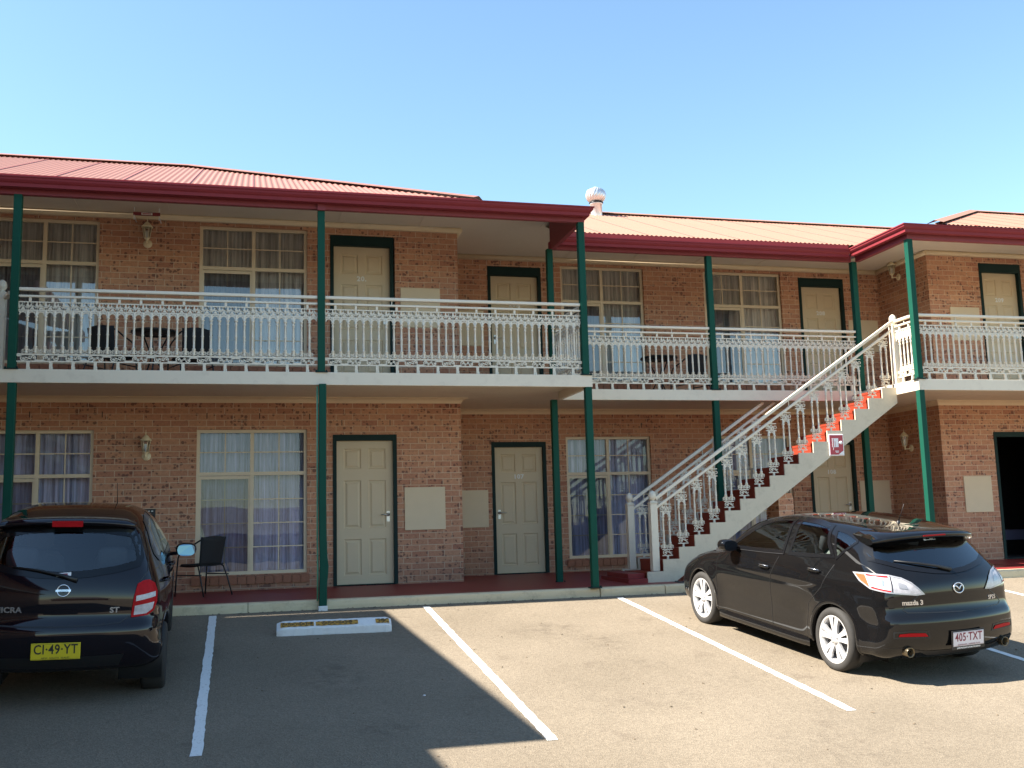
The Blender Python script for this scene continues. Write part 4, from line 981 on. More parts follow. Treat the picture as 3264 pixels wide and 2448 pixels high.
# grit and leaf scraps gathered along the kerb and in the bays
b=MB()
for i in range(420):
    if i<300: x=random.uniform(-2.8,9); y=12.735-abs(random.gauss(0,.05))
    else: x=random.uniform(-.2,9); y=random.uniform(6.6,12.5)
    r=random.uniform(.004,.011); z=gz(y); a=random.random()*6
    if i%4==0:
        c,sn=math.cos(a)*r*2.2,math.sin(a)*r*2.2; b.add([(x-c,y-sn,z+.004),(x-sn*.4,y+c*.4,z+.012),(x+c,y+sn,z+.005),(x+sn*.4,y-c*.4,z+.005)],[(0,1,2,3)],0)
    else: b.lathe([(0,0),(r,r*.3),(r*.6,r*.8),(0,r)],(x,y,z),5,'z',0,False,a)
o=b.build('grit',paint('grit',(.16,.12,.08),.9,.4,50.)); o['kind']='stuff'; o['label']='fine grit and leaf scraps scattered on the asphalt along the kerb'; o['category']='grit'
# ------------------------------------------------------------------ cars
M['frit']=paint('black_trim',(.006,.006,.007),.14,.05,5.,spec=.4)
M['pipe']=paint('exhaust_steel',(.20,.165,.11),.3,.1,8.,metal=.9)
def spline(pts,n=6):
    P_=[np.array(p,float) for p in pts]; out=[]; m=len(P_)
    for i in range(m):
        p0,p1,p2,p3=P_[(i-1)%m],P_[i],P_[(i+1)%m],P_[(i+2)%m]
        d=lambda a,b: max(np.linalg.norm(b-a),1e-6)**.5
        t0=0; t1=t0+d(p0,p1); t2=t1+d(p1,p2); t3=t2+d(p2,p3)
        for k in range(n):
            t=t1+(t2-t1)*k/n
            a1=(t1-t)/(t1-t0)*p0+(t-t0)/(t1-t0)*p1; a2=(t2-t)/(t2-t1)*p1+(t-t1)/(t2-t1)*p2; a3=(t3-t)/(t3-t2)*p2+(t-t2)/(t3-t2)*p3
            b1=(t2-t)/(t2-t0)*a1+(t-t0)/(t2-t0)*a2; b2=(t3-t)/(t3-t1)*a2+(t-t1)/(t3-t1)*a3
            out.append((t2-t)/(t2-t1)*b1+(t-t1)/(t2-t1)*b2)
    return np.array(out)
def sdf_poly(py,pz,poly):
    A=poly; B=np.roll(poly,-1,0); d2=np.full(py.shape,1e9); ins=np.zeros(py.shape,bool)
    for a,b in zip(A,B):
        ey,ez=b-a; wy,wz=py-a[0],pz-a[1]; t=np.clip((wy*ey+wz*ez)/(ey*ey+ez*ez+1e-12),0,1)
        d2=np.minimum(d2,(wy-ey*t)**2+(wz-ez*t)**2)
        c=(a[1]<=pz)!=(b[1]<=pz)
        with np.errstate(divide='ignore',invalid='ignore'): xi=a[0]+(pz-a[1])/(b[1]-a[1]+1e-15)*ey
        ins^=c&(py<xi)
    d=np.sqrt(d2); return np.where(ins,-d,d)
def sm(a,b,x): t=np.clip((x-a)/(b-a),0,1); return t*t*(3-2*t)
def car_body(S,nx=56,ny=150,nz=48):
    poly=spline(S['side'],5); wz=np.array(S['width'])
    def f(x,y,z):
        ax=np.abs(x)
        ye=y - S['rear_round']*ax**2*sm(S['mid'],S['mid']-1.2,y)*1.0 + S['front_round']*ax**2*sm(S['mid']+.3,S['mid']+1.3,y)
        ze=z+S['crown']*ax**2*sm(.7,1.3,z)+S['hood_crown']*ax**2*sm(1.2,.9,z)*sm(.55,.75,z)
        g1=sdf_poly(ye,ze,poly)
        w=np.interp(z,wz[:,0],wz[:,1])
        w=w-S['rear_taper']*sm(.55,-.75,y)*(.3+.7*sm(.3,.6,z))-S['front_taper']*sm(S['wb']-.5,S['wb']+.85,y)
        for yc in (0,S['wb']):
            rr=np.sqrt((y-yc)**2+(z-S['wr'])**2); w=w+S['flare']*np.exp(-((rr-S['wr']*1.17)/.09)**2)
        w=w-S['waist']*np.exp(-((z-S['waist_z'])/.13)**2)*sm(.15,.6,y)*sm(S['wb']-.1,S['wb']-.55,y)
        w=w+S['crease']*np.exp(-((z-S['crease_z']+.05*(y-1.2)*.6)/.035)**2)*sm(-.5,.2,y)*sm(S['wb']+.5,S['wb']-.3,y)
        g2=(ax-w)*.93
        k=S['blend']; h=np.maximum(k-np.abs(g1-g2),0)/k
        return np.maximum(g1,g2)+h*h*k*.25
    # box surface grid
    verts={}; V=[]; F=[]
    def vid(i,j,k):
        q=(i,j,k)
        if q not in verts: verts[q]=len(V); V.append(q)
        return verts[q]
    for i in range(nx):
        for j in range(ny):
            F.append((vid(i,j,0),vid(i,j+1,0),vid(i+1,j+1,0),vid(i+1,j,0))); F.append((vid(i,j,nz),vid(i+1,j,nz),vid(i+1,j+1,nz),vid(i,j+1,nz)))
    for j in range(ny):
        for k in range(nz):
            F.append((vid(0,j,k),vid(0,j,k+1),vid(0,j+1,k+1),vid(0,j+1,k))); F.append((vid(nx,j,k),vid(nx,j+1,k),vid(nx,j+1,k+1),vid(nx,j,k+1)))
    for i in range(nx):
        for k in range(nz):
            F.append((vid(i,0,k),vid(i+1,0,k),vid(i+1,0,k+1),vid(i,0,k+1))); F.append((vid(i,ny,k),vid(i,ny,k+1),vid(i+1,ny,k+1),vid(i+1,ny,k)))
    G=np.array(V,float)/np.array([nx,ny,nz])
    y0,y1=poly[:,0].min()-.05,poly[:,0].max()+.05
    X=np.stack([(G[:,0]*2-1)*.95,y0+(y1-y0)*G[:,1],.10+1.5*G[:,2]],1)
    ya,yb=y0+.75,y1-.95
    Cn=np.stack([X[:,0]*.35,np.clip(X[:,1],ya,yb)+0*X[:,0],np.full(len(X),.62)],1)
    Cn[:,1]=ya+(yb-ya)*(X[:,1]-y0)/(y1-y0)
    D=X-Cn; lo=np.zeros(len(X)); hi=np.full(len(X),1.25)
    for it in range(20):
        mi=(lo+hi)/2; Q=Cn+D*mi[:,None]; v=f(Q[:,0],Q[:,1],Q[:,2]); ins=v<0; lo=np.where(ins,mi,lo); hi=np.where(ins,hi,mi)
    return Cn+D*((lo+hi)/2)[:,None], F
def in_poly(p,poly):
    c=False; n=len(poly); j=n-1
    for i in range(n):
        if (poly[i][1]>p[1])!=(poly[j][1]>p[1]) and p[0]<(poly[j][0]-poly[i][0])*(p[1]-poly[i][1])/(poly[j][1]-poly[i][1])+poly[i][0]: c=not c
        j=i
    return c
def offset_poly(poly,d):
    n=len(poly); ar=sum(poly[i][0]*poly[(i+1)%n][1]-poly[(i+1)%n][0]*poly[i][1] for i in range(n)); sg=1 if ar>0 else -1; out=[]
    for i in range(n):
        a,b,c=Vector(poly[i-1]),Vector(poly[i]),Vector(poly[(i+1)%n]); u=(b-a).normalized(); v=(c-b).normalized()
        n1=Vector((u.y,-u.x)); n2=Vector((v.y,-v.x)); m=(n1+n2); m=m/max(.35,1+n1.dot(n2)); out.append((b.x+m.x*d*sg,b.y+m.y*d*sg))
    return out
def smooth_poly(pts,n=4): return [tuple(p) for p in spline(pts,n)]
def dens(poly,h=.03):
    out=[]
    for i in range(len(poly)):
        a,b=Vector(poly[i]),Vector(poly[(i+1)%len(poly)]); k=max(1,int((b-a).length/h))
        out+=[tuple(a+(b-a)*t/k) for t in range(k)]
    return out
class Car:
    def __init__(s,S,name,label,pose,paintmat):
        s.S=S; s.V,s.F=car_body(S)
        s.bvh=BVHTree.FromPolygons([tuple(v) for v in s.V],s.F)
        x,y,yaw,sx,sy,roll=pose
        s.root=thing(name,label,'car',(x,y,gz(y)+S.get('lift',0)),0)
        a=math.atan(SL)
        s.root.rotation_mode='XYZ'
        Rm=Matrix.Rotation(a,4,'X')@Matrix.Rotation(yaw,4,'Z')@Matrix.Rotation(roll,4,'Y'); s.root.rotation_euler=Rm.to_euler(); s.root.scale=(sx,sx*sy,sx)
        s.mat=paintmat; s.holes=[]
    def ray(s,p,view,side=1):
        # view: 'x' p=(y,z), 'y-' from the rear p=(x,z), 'y+' from the front, 'z' from above p=(x,y)
        if view=='x': o=Vector((3*side,p[0],p[1])); d=Vector((-side,0,0))
        elif view=='y-': o=Vector((p[0],-4,p[1])); d=Vector((0,1,0))
        elif view=='y+': o=Vector((p[0],8,p[1])); d=Vector((0,-1,0))
        elif view=='d': o=Vector((-side*p[0]*.77,-p[0]*.64,p[1]))+Vector((side*.64,-.77,0))*4; d=Vector((-side*.64,.77,0))
        else: o=Vector((p[0],p[1],4)); d=Vector((0,0,-1))
        h=s.bvh.ray_cast(o,d)
        if h[0] is None:
            h=s.bvh.find_nearest(o+d*(2.4 if view=='x' else 3.6))
        return h[0],(h[1] if h[1].dot(d)<0 else -h[1])
    def pt(s,p,view,side,off):
        q,n=s.ray(p,view,side); return tuple(q+n*off)
    def patch(s,poly,view,side,off,h=.035):
        b=MB(); xs=[p[0] for p in poly]; zs=[p[1] for p in poly]; ids={}
        def clip(pl,ax,val,keep):
            out=[]
            for i in range(len(pl)):
                a,c=pl[i],pl[(i+1)%len(pl)]; ia=(a[ax]-val)*keep>=0; ic=(c[ax]-val)*keep>=0
                if ia: out.append(a)
                if ia!=ic: t=(val-a[ax])/(c[ax]-a[ax]); out.append((a[0]+(c[0]-a[0])*t,a[1]+(c[1]-a[1])*t))
            return out
        nx=max(1,int(math.ceil((max(xs)-min(xs))/h))); nz=max(1,int(math.ceil((max(zs)-min(zs))/h)))
        ux=[min(xs)+(max(xs)-min(xs))*i/nx for i in range(nx+1)]; uz=[min(zs)+(max(zs)-min(zs))*i/nz for i in range(nz+1)]
        for i in range(nx):
            col=clip(clip(list(poly),0,ux[i],1),0,ux[i+1],-1)
            if len(col)<3: continue
            for k in range(nz):
                c=clip(clip(col,1,uz[k],1),1,uz[k+1],-1)
                if len(c)<3: continue
                f=[]
                for p in c:
                    q=(round(p[0],5),round(p[1],5))
                    if q not in ids: ids[q]=len(b.v); b.v.append(s.pt(q,view,side,off))
                    if ids[q] not in f: f.append(ids[q])
                if len(f)>=3:
                    b.f.append(tuple(f)); b.m.append(0); b.sm.append(True)
        flip=(view=='x' and side>0) or view=='y-' or view=='z'
        # orient by normals facing outwards
        for n_,f in enumerate(b.f):
            p=[Vector(b.v[i]) for i in f[:3]]; nn=(p[1]-p[0]).cross(p[2]-p[0]); q,nr=s.bvh.find_nearest(p[0])[:2]
            o={'x':Vector((side,0,0)),'y-':Vector((0,-1,0)),'y+':Vector((0,1,0)),'z':Vector((0,0,1)),'d':Vector((side*.64,-.77,0))}[view]
            if nn.dot(o)<0: b.f[n_]=f[::-1]
        return b
    def strip(s,poly,view,side,w_out,w_in,off,closed=True,h=.03):
        b=MB(); P_=dens(poly,h) if closed else poly; A=offset_poly(P_,w_out); B=offset_poly(P_,-w_in); n=len(P_)
        b.v=[s.pt(p,view,side,off) for p in A]+[s.pt(p,view,side,off) for p in B]
        o={'x':Vector((side,0,0)),'y-':Vector((0,-1,0)),'y+':Vector((0,1,0)),'z':Vector((0,0,1)),'d':Vector((side*.64,-.77,0))}[view]
        for i in range(n):
            j=(i+1)%n; f=(i,j,n+j,n+i); p=[Vector(b.v[q]) for q in f[:3]]
            if (p[1]-p[0]).cross(p[2]-p[0]).dot(o)<0: f=f[::-1]
            b.f.append(f); b.m.append(0); b.sm.append(True)
        return b
    def line(s,pts,view,side,w,off=.002,name='panel_gap',mat=None,h=.03):
        b=MB(); q=[]
        for i in range(len(pts)-1):
            a,c=Vector(pts[i]),Vector(pts[i+1]); k=max(1,int((c-a).length/h)); q+=[tuple(a+(c-a)*t/k) for t in range(k)]
        q.append(tuple(pts[-1])); m=len(q); L=[];Rr=[]
        for i in range(m):
            a=Vector(q[max(0,i-1)]); c=Vector(q[min(m-1,i+1)]); t=(c-a).normalized(); n=Vector((-t.y,t.x))*w/2
            L.append((q[i][0]+n.x,q[i][1]+n.y)); Rr.append((q[i][0]-n.x,q[i][1]-n.y))
        b.v=[s.pt(p,view,side,off) for p in L]+[s.pt(p,view,side,off) for p in Rr]
        o={'x':Vector((side,0,0)),'y-':Vector((0,-1,0)),'y+':Vector((0,1,0)),'z':Vector((0,0,1)),'d':Vector((side*.64,-.77,0))}[view]
        for i in range(m-1):
            f=(i,i+1,m+i+1,m+i); p=[Vector(b.v[z]) for z in f[:3]]
            if (p[1]-p[0]).cross(p[2]-p[0]).dot(o)<0: f=f[::-1]
            b.f.append(f); b.m.append(0); b.sm.append(True)
        return b.build(name,mat or M['black'],s.root)
    def window(s,poly,view,side,glass,name,trim=M['frit'],w_in=.036,w_out=.010):
        s.holes.append((poly,view,side))
        o=s.patch(offset_poly(poly,.004),view,side,.003).build(name,glass,s.root)
        t=s.strip(poly,view,side,w_out,w_in,.0055).build('window_trim',trim,o)
        return o
    def finish(s):
        S=s.S; V=s.V; bm=bmesh.new(); vs=[bm.verts.new(v) for v in V]
        r=S['wr']*S.get('arch',1.12)+.012; keep=[]
        dead=np.zeros(len(V),bool)
        arch=np.zeros(len(V),bool)
        for yc in (0,S['wb']):
            arch|=(np.hypot(V[:,1]-yc,V[:,2]-S['wr'])<r)&(np.abs(V[:,0])>.50)
        hv=[]
        for poly,view,side in s.holes:
            pin=poly; m=np.zeros(len(V),bool)
            if view=='x': c=(V[:,0]*side>.35); uv=V[:,1:3]
            elif view=='y-': c=V[:,1]<.4; uv=V[:,[0,2]]
            else: c=(V[:,1]>1.2); uv=V[:,[0,2]]
            xs=[p[0] for p in pin]; zs=[p[1] for p in pin]
            idx=np.where(c&(uv[:,0]>min(xs))&(uv[:,0]<max(xs))&(uv[:,1]>min(zs))&(uv[:,1]<max(zs)))[0]
            for i in idx:
                if in_poly(uv[i],pin): m[i]=True
            hv.append(m)
        for f in s.F:
            if any(arch[i] for i in f): continue
            if any(all(m[i] for i in f) for m in hv): continue
            bm.faces.new([vs[i] for i in f]).smooth=True
        for v in [v for v in bm.verts if not v.link_faces]: bm.verts.remove(v)
        me=bpy.data.meshes.new('body'); bm.to_mesh(me); bm.free(); me.materials.append(s.mat)
        o=bpy.data.objects.new('body',me); COL.objects.link(o); o.parent=s.root
        # wheel arch lips and inner liners
        ra=S['wr']*S.get('arch',1.12)
        for yc in (0,S['wb']):
            for side in (-1,1):
                a0,a1=-.22,math.pi+.22
                b=MB(); n=40; prof=[(ra+.042,.0018),(ra+.030,.006),(ra+.006,.008),(ra,.002)]; rows=[]
                for i in range(n+1):
                    a=a0+(a1-a0)*i/n; row=[]
                    for q,off in prof:
                        y=yc+q*math.cos(a); z=max(S['sill']+.0,S['wr']+q*math.sin(a)); row.append(s.pt((y,z),'x',side,off))
                    row.append((row[-1][0]-side*.06,row[-1][1],row[-1][2])); rows.append(row)
                k=len(rows[0]); b.v=[p for r_ in rows for p in r_]
                for i in range(n):
                    for j in range(k-1):
                        f=(i*k+j,i*k+j+1,(i+1)*k+j+1,(i+1)*k+j); b.f.append(f if side<0 else f[::-1]); b.m.append(0); b.sm.append(True)
                b.build('wheel_arch',s.mat,s.root)
                b=MB(); b.v=[]; n=24
                for i in range(n+1):
                    a=-.5+(math.pi+1.)*i/n
                    for x in (.45,.80): b.v.append((side*x,yc+(ra+.012)*math.cos(a),S['wr']+(ra+.012)*math.sin(a)))
                b.f=[(2*i,2*i+1,2*i+3,2*i+2) for i in range(n)]; b.m=[0]*n; b.sm=[True]*n
                b.add([(side*.46,yc-ra,.12),(side*.46,yc+ra,.12),(side*.46,yc+ra,S['wr']+ra),(side*.46,yc-ra,S['wr']+ra)],[(0,1,2,3)])
                b.build('arch_liner',M['black'],s.root)
        return o
M['tyre']=paint('tyre_rubber',(.028,.026,.024),.8,.25,30.,bump=.15)
M['rim']=paint('alloy_silver',(.74,.74,.75),.28,.04,5.,metal=.55)
M['rimdark']=paint('brake_dark',(.05,.05,.055),.6)
M['headlamp']=paint('clear_lamp',(.46,.44,.46),.25,.5,26.,coat=.2)
M['lampgrey']=paint('lamp_grey',(.30,.30,.32),.2,.1,20.,coat=1.)
M['redlamp']=paint('red_lamp',(.40,.006,.010),.45,.3,60.,spec=.12)
M['orangelamp']=paint('orange_lamp',(.80,.10,.04),.2,.2,50.,coat=1.)
M['chromeb']=paint('badge_chrome',(.70,.70,.72),.18,.02,5.,metal=.9)
M['seat']=paint('seat_cloth',(.055,.055,.06),.9,.2,40.)
M['seatlight']=paint('seat_pale',(.30,.31,.27),.9,.2,20.)
M['interior']=paint('car_interior',(.018,.018,.02),.8)
M['plate_y']=paint('plate_yellow',(.62,.50,.015),.45,.04,8.)
M['plate_w']=paint('plate_white',(.70,.66,.68),.45,.04,8.)
M['maroontext']=paint('plate_maroon',(.22,.03,.05),.5)
M['mirror']=paint('mirror_glass',(.11,.19,.27),.03,.01,5.,metal=1.)
def carpaint(name,col,fl):
    T=NT(name); b=T.n('ShaderNodeBsdfPrincipled',i_Roughness=.30); b.inputs['Coat Weight'].default_value=1.; b.inputs['Coat Roughness'].default_value=.025; b.inputs['Specular IOR Level'].default_value=.0
    tc=T.n('ShaderNodeTexCoord'); nz=T.n('ShaderNodeTexNoise',i_Scale=2.2,i_Detail=6.,i_Roughness=.65); T.l(tc,'Object',nz,'Vector')
    mx=T.n('ShaderNodeMix',data_type='RGBA'); mx.inputs[6].default_value=c4(col); mx.inputs[7].default_value=c4(fl); T.l(nz,'Fac',mx,0); T.l(mx,2,b,'Base Color')
    rg=T.n('ShaderNodeMapRange'); rg.inputs['From Min'].default_value=.35; rg.inputs['From Max'].default_value=.75; rg.inputs['To Min'].default_value=.018; rg.inputs['To Max'].default_value=.07; T.l(nz,'Fac',rg,0); T.l(rg,0,b,'Coat Roughness')
    T.l(b,0,T.out,0); return T.m
M['paint_mazda']=carpaint('gloss_black',(.0035,.0037,.0045),(.007,.0065,.0065))
M['paint_micra']=carpaint('deep_plum_black',(.0045,.003,.006),(.008,.006,.009))
M['carglass']=glass_mat('car_glass',(.62,.68,.68),.06); M['rearglass']=glass_mat('rear_glass',(.72,.78,.80),.035); M['cartint']=glass_mat('tinted_car_glass',(.10,.12,.13),.07)
def wheel(car,x,yc,wr,side,spokes,rimr,name='wheel'):
    w=bpy.data.objects.new(name,None); COL.objects.link(w); w.parent=car.root; w.location=(x,yc,wr-car.S.get('drop',0)); w.empty_display_size=.1
    if side>0: w.rotation_euler=(0,0,math.pi)
    # local -x is outside
    b=MB(); tw=.102; pr=[(rimr,-.085),(rimr+.012,-.098),(rimr+.04,-.104),(wr-.03,-.100),(wr-.010,-.088),(wr,-.065),(wr,.065),(wr-.012,.09),(rimr+.03,.104),(rimr,.09)]
    b.lathe(pr,(0,0,0),48,'x')
    for k in range(60):     # tread blocks hinted by shallow grooves
        a=2*math.pi*k/60
    o=b.build('tyre',M['tyre'],w)
    b=MB(); b.lathe([(rimr+.006,-.092),(rimr-.006,-.094),(rimr-.018,-.082),(rimr-.03,-.03),(rimr-.04,.08)],(0,0,0),48,'x')
    for (aa,wd) in spokes:
        c,sn=math.cos(aa),math.sin(aa); r0,r1=.035,rimr-.010
        pts=[]
        for t in (0,.25,.55,.8,1):
            r=r0+(r1-r0)*t; hw_=wd*(.55+.45*abs(t-.35)*1.5); x0=-.070-.012*math.sin(t*math.pi*.8)-.010*t; 
            for q in(-1,1):
                pts.append((x0,r*c-q*hw_*sn,r*sn+q*hw_*c)); pts.append((x0+.030,r*c-q*hw_*.9*sn,r*sn+q*hw_*.9*c))
        fs=[]
        for i in range(4):
            a=i*4; e=a+4
            fs+=[(a,e,e+2,a+2),(a+1,a,a+0,a+1)][:1]; fs+=[(a,a+1,e+1,e),(a+2,e+2,e+3,a+3)]
        b.add(pts,fs,0,False)
    b.lathe([(0,-.092),(.026,-.092),(.030,-.088),(.052,-.082),(.062,-.06),(.065,-.03)],(0,0,0),20,'x'); b.build('rim',M['rim'],w)
    b=MB(); b.lathe([(0,-.035),(.145,-.035),(.145,-.01),(0,-.01)],(0,0,0),28,'x'); b.lathe([(0,-.02),(rimr-.03,-.018)],(0,0,0),28,'x'); b.build('brake_disc',M['rimdark'],w)
    b=MB()
    for k in range(5):
        a=2*math.pi*k/5+.3; b.lathe([(0,-.0855),(.008,-.0855),(.008,-.078)],(0,.045*math.cos(a),.045*math.sin(a)),8,'x')
    b.build('wheel_nut',M['rimdark'],w)
    return w
def seat(car,x,y,z,mat,w=.24,h=.62,lean=.28):
    b=MB(); 
    def cushion(c,hx,hy,hz,rx):
        n=10; m=6; vs=[]
        for i in range(m+1):
            ph=-math.pi/2+math.pi*i/m
            for k in range(n*2):
                a=math.pi*k/n; e=lambda v,p:math.copysign(abs(v)**p,v)
                p=Vector((hx*e(math.cos(ph),.5)*e(math.cos(a),.5),hy*e(math.cos(ph),.5)*e(math.sin(a),.5),hz*e(math.sin(ph),.5)))
                p=Matrix.Rotation(rx,3,'X')@p+Vector(c); vs.append(tuple(p))
        q=2*n; b.add(vs,[(i*q+k,i*q+(k+1)%q,(i+1)*q+(k+1)%q,(i+1)*q+k) for i in range(m) for k in range(q)],0,True)
    cushion((x,y+.18,z+.10),w,.27,.09,.08); cushion((x,y-.12,z+.40),w*.95,.085,h/2,lean); cushion((x,y-.24,z+.40+h/2+.11),w*.52,.05,.095,lean*.8)
    for s in(-1,1): b.tube([(x+s*.06,y-.22,z+.40+h/2-.03),(x+s*.06,y-.235,z+.40+h/2+.06)],.007,6)
    return b.build('seat',mat,car.root)
def interior(car,y0,y1,belt):
    b=MB(); b.box(-.70,.70,y0,y1,.30,.36); b.box(-.70,.70,y1-.02,y1+.35,.60,belt-.02); 
    for s in(-1,1): b.box(s*.735-.015,s*.735+.015,y0,y1,.30,belt-.10)
    b.build('cabin_floor',M['interior'],car.root)
def exhaust(car,x,y,z,r):
    b=MB(); b.lathe([(r*.8,.10),(r*.82,-.02),(r,-.028),(r*1.02,-.022),(r,.12)],(x,y,z),18,'y'); o=b.build('exhaust_tip',M['pipe'],car.root)
    b=MB(); b.lathe([(0,.03),(r*.8,.03)],(x,y,z),14,'y'); k=b.build('bore',M['black'],o)
def door_mirror(car,x,y,z,side,gm='mirror'):
    b=MB(); n=14; vs=[]
    prof=[(-.085,.0),(-.08,.55),(-.05,.88),(0,1.),(.06,.9),(.11,.6),(.135,.0)]
    for (dy,s_) in prof:
        for k in range(n):
            a=2*math.pi*k/n; e=lambda v,p:math.copysign(abs(v)**p,v)
            vs.append((x+side*(.02+.105*s_*e(math.cos(a),.75)),y+dy*1.0,z+.068*s_*e(math.sin(a),.8)+.0))
    b.add(vs,[(i*n+k,i*n+(k+1)%n,(i+1)*n+(k+1)%n,(i+1)*n+k) for i in range(len(prof)-1) for k in range(n)],0,True)
    b.bar((x-side*.19,y+.03,z-.055),(x-side*.02,y+.03,z-.035),.06,.035)
    o=b.build('door_mirror',car.mat,car.root)
    g=MB(); n=18; vs=[]
    for k in range(n):
        a=2*math.pi*k/n; e=lambda v,p:math.copysign(abs(v)**p,v); vs.append((x+side*(.02+.088*e(math.cos(a),.7)),y-.088+.010*math.sin(a),z+.058*e(math.sin(a),.7)))
    g.add(vs,[tuple(range(n))]); g2=g.build('mirror_glass',M[gm],o)
    g=MB(); g.strip=None
    return o
def number_plate(car,x,y,z,w,h,txt,bg,fg,sub,subsize,frame=None,tilt=0.):
    pl=bpy.data.objects.new('number_plate',None); COL.objects.link(pl); pl.parent=car.root; pl.location=(x,y,z); pl.rotation_euler=(tilt,0,0); pl.empty_display_size=.1
    b=MB(); b.box(-w/2,w/2,-.004,.004,-h/2,h/2); o=b.build('plate',bg,pl,bevel=.003)
    if frame:
        b=MB(); e=.012; b.box(-w/2-e,w/2+e,-.002,.012,-h/2-e-.020,h/2+e); b.build('plate_frame',M['black'],pl,bevel=.003)
        add_text('lettering',frame,.0185,M['num'],pl,face_front(0,-.0032,-h/2-.017),.0004,.0006,.92,.95)
    add_text('lettering',txt,h*.80,fg,pl,face_front(0,-.0052,h*.10),.0008,.0015,.78,1.08)
    add_text('lettering',sub,subsize,fg,pl,face_front(0,-.0052,-h*.39),.0005,0,1.,1.15)
    b=MB(); b.box(-w/2+.006,w/2-.006,-.0048,-.0041,-h/2+.006,-h/2+.0075); b.box(-w/2+.006,w/2-.006,-.0048,-.0041,h/2-.0075,h/2-.006); b.build('plate_border',fg,pl)
    return pl

# ---- black five door hatchback on the right
S_M=dict(wb=2.64,wr=.318,mid=1.2,arch=1.10,sill=.19,
 side=[(-.60,.22),(-.80,.26),(-.875,.36),(-.895,.50),(-.885,.62),(-.845,.685),(-.825,.75),(-.815,.86),(-.785,.965),(-.70,1.065),(-.55,1.185),(-.42,1.295),(-.33,1.375),(-.20,1.415),(.1,1.445),(.5,1.463),(.9,1.466),(1.25,1.448),(1.55,1.40),(1.75,1.345),(2.1,1.165),(2.38,1.015),(2.6,.955),(2.95,.885),(3.25,.785),(3.44,.66),(3.52,.52),(3.53,.38),(3.47,.24),(3.2,.17),(2.6,.16),(1.3,.16),(.2,.16)],
 width=[(.10,.70),(.18,.80),(.26,.845),(.40,.862),(.55,.872),(.70,.878),(.82,.874),(.92,.860),(.99,.836),(1.06,.806),(1.2,.738),(1.35,.655),(1.42,.605),(1.50,.52)],
 rear_round=.24,front_round=.42,crown=.085,hood_crown=.05,rear_taper=.075,front_taper=.06,flare=.016,waist=.016,waist_z=.50,crease=.007,crease_z=.84,blend=.12)
mz=Car(S_M,'parked_hatchback','glossy black five door hatchback parked nose in beside the stairs',(6.03,8.753,.118,.925,.93,-.012),M['paint_mazda'])
gl_f=smooth_poly([(2.02,1.005),(1.72,1.185),(1.42,1.335),(1.22,1.385),(.985,1.405),(.955,1.30),(.945,1.06),(1.3,1.035),(1.7,1.015)],3)
gl_f=[(2.02,1.005),(1.87,1.115),(1.70,1.228),(1.52,1.330),(1.36,1.385),(1.18,1.415),(.99,1.428),(.955,1.22),(.935,1.055),(1.3,1.035),(1.7,1.015)]
gl_r=[(.885,1.428),(.6,1.425),(.33,1.402),(.245,1.25),(.10,1.118),(.45,1.085),(.84,1.062),(.85,1.2)]
gl_q=[(.235,1.382),(.05,1.362),(-.115,1.318),(-.135,1.285),(.0,1.17),(.06,1.105),(.145,1.22)]
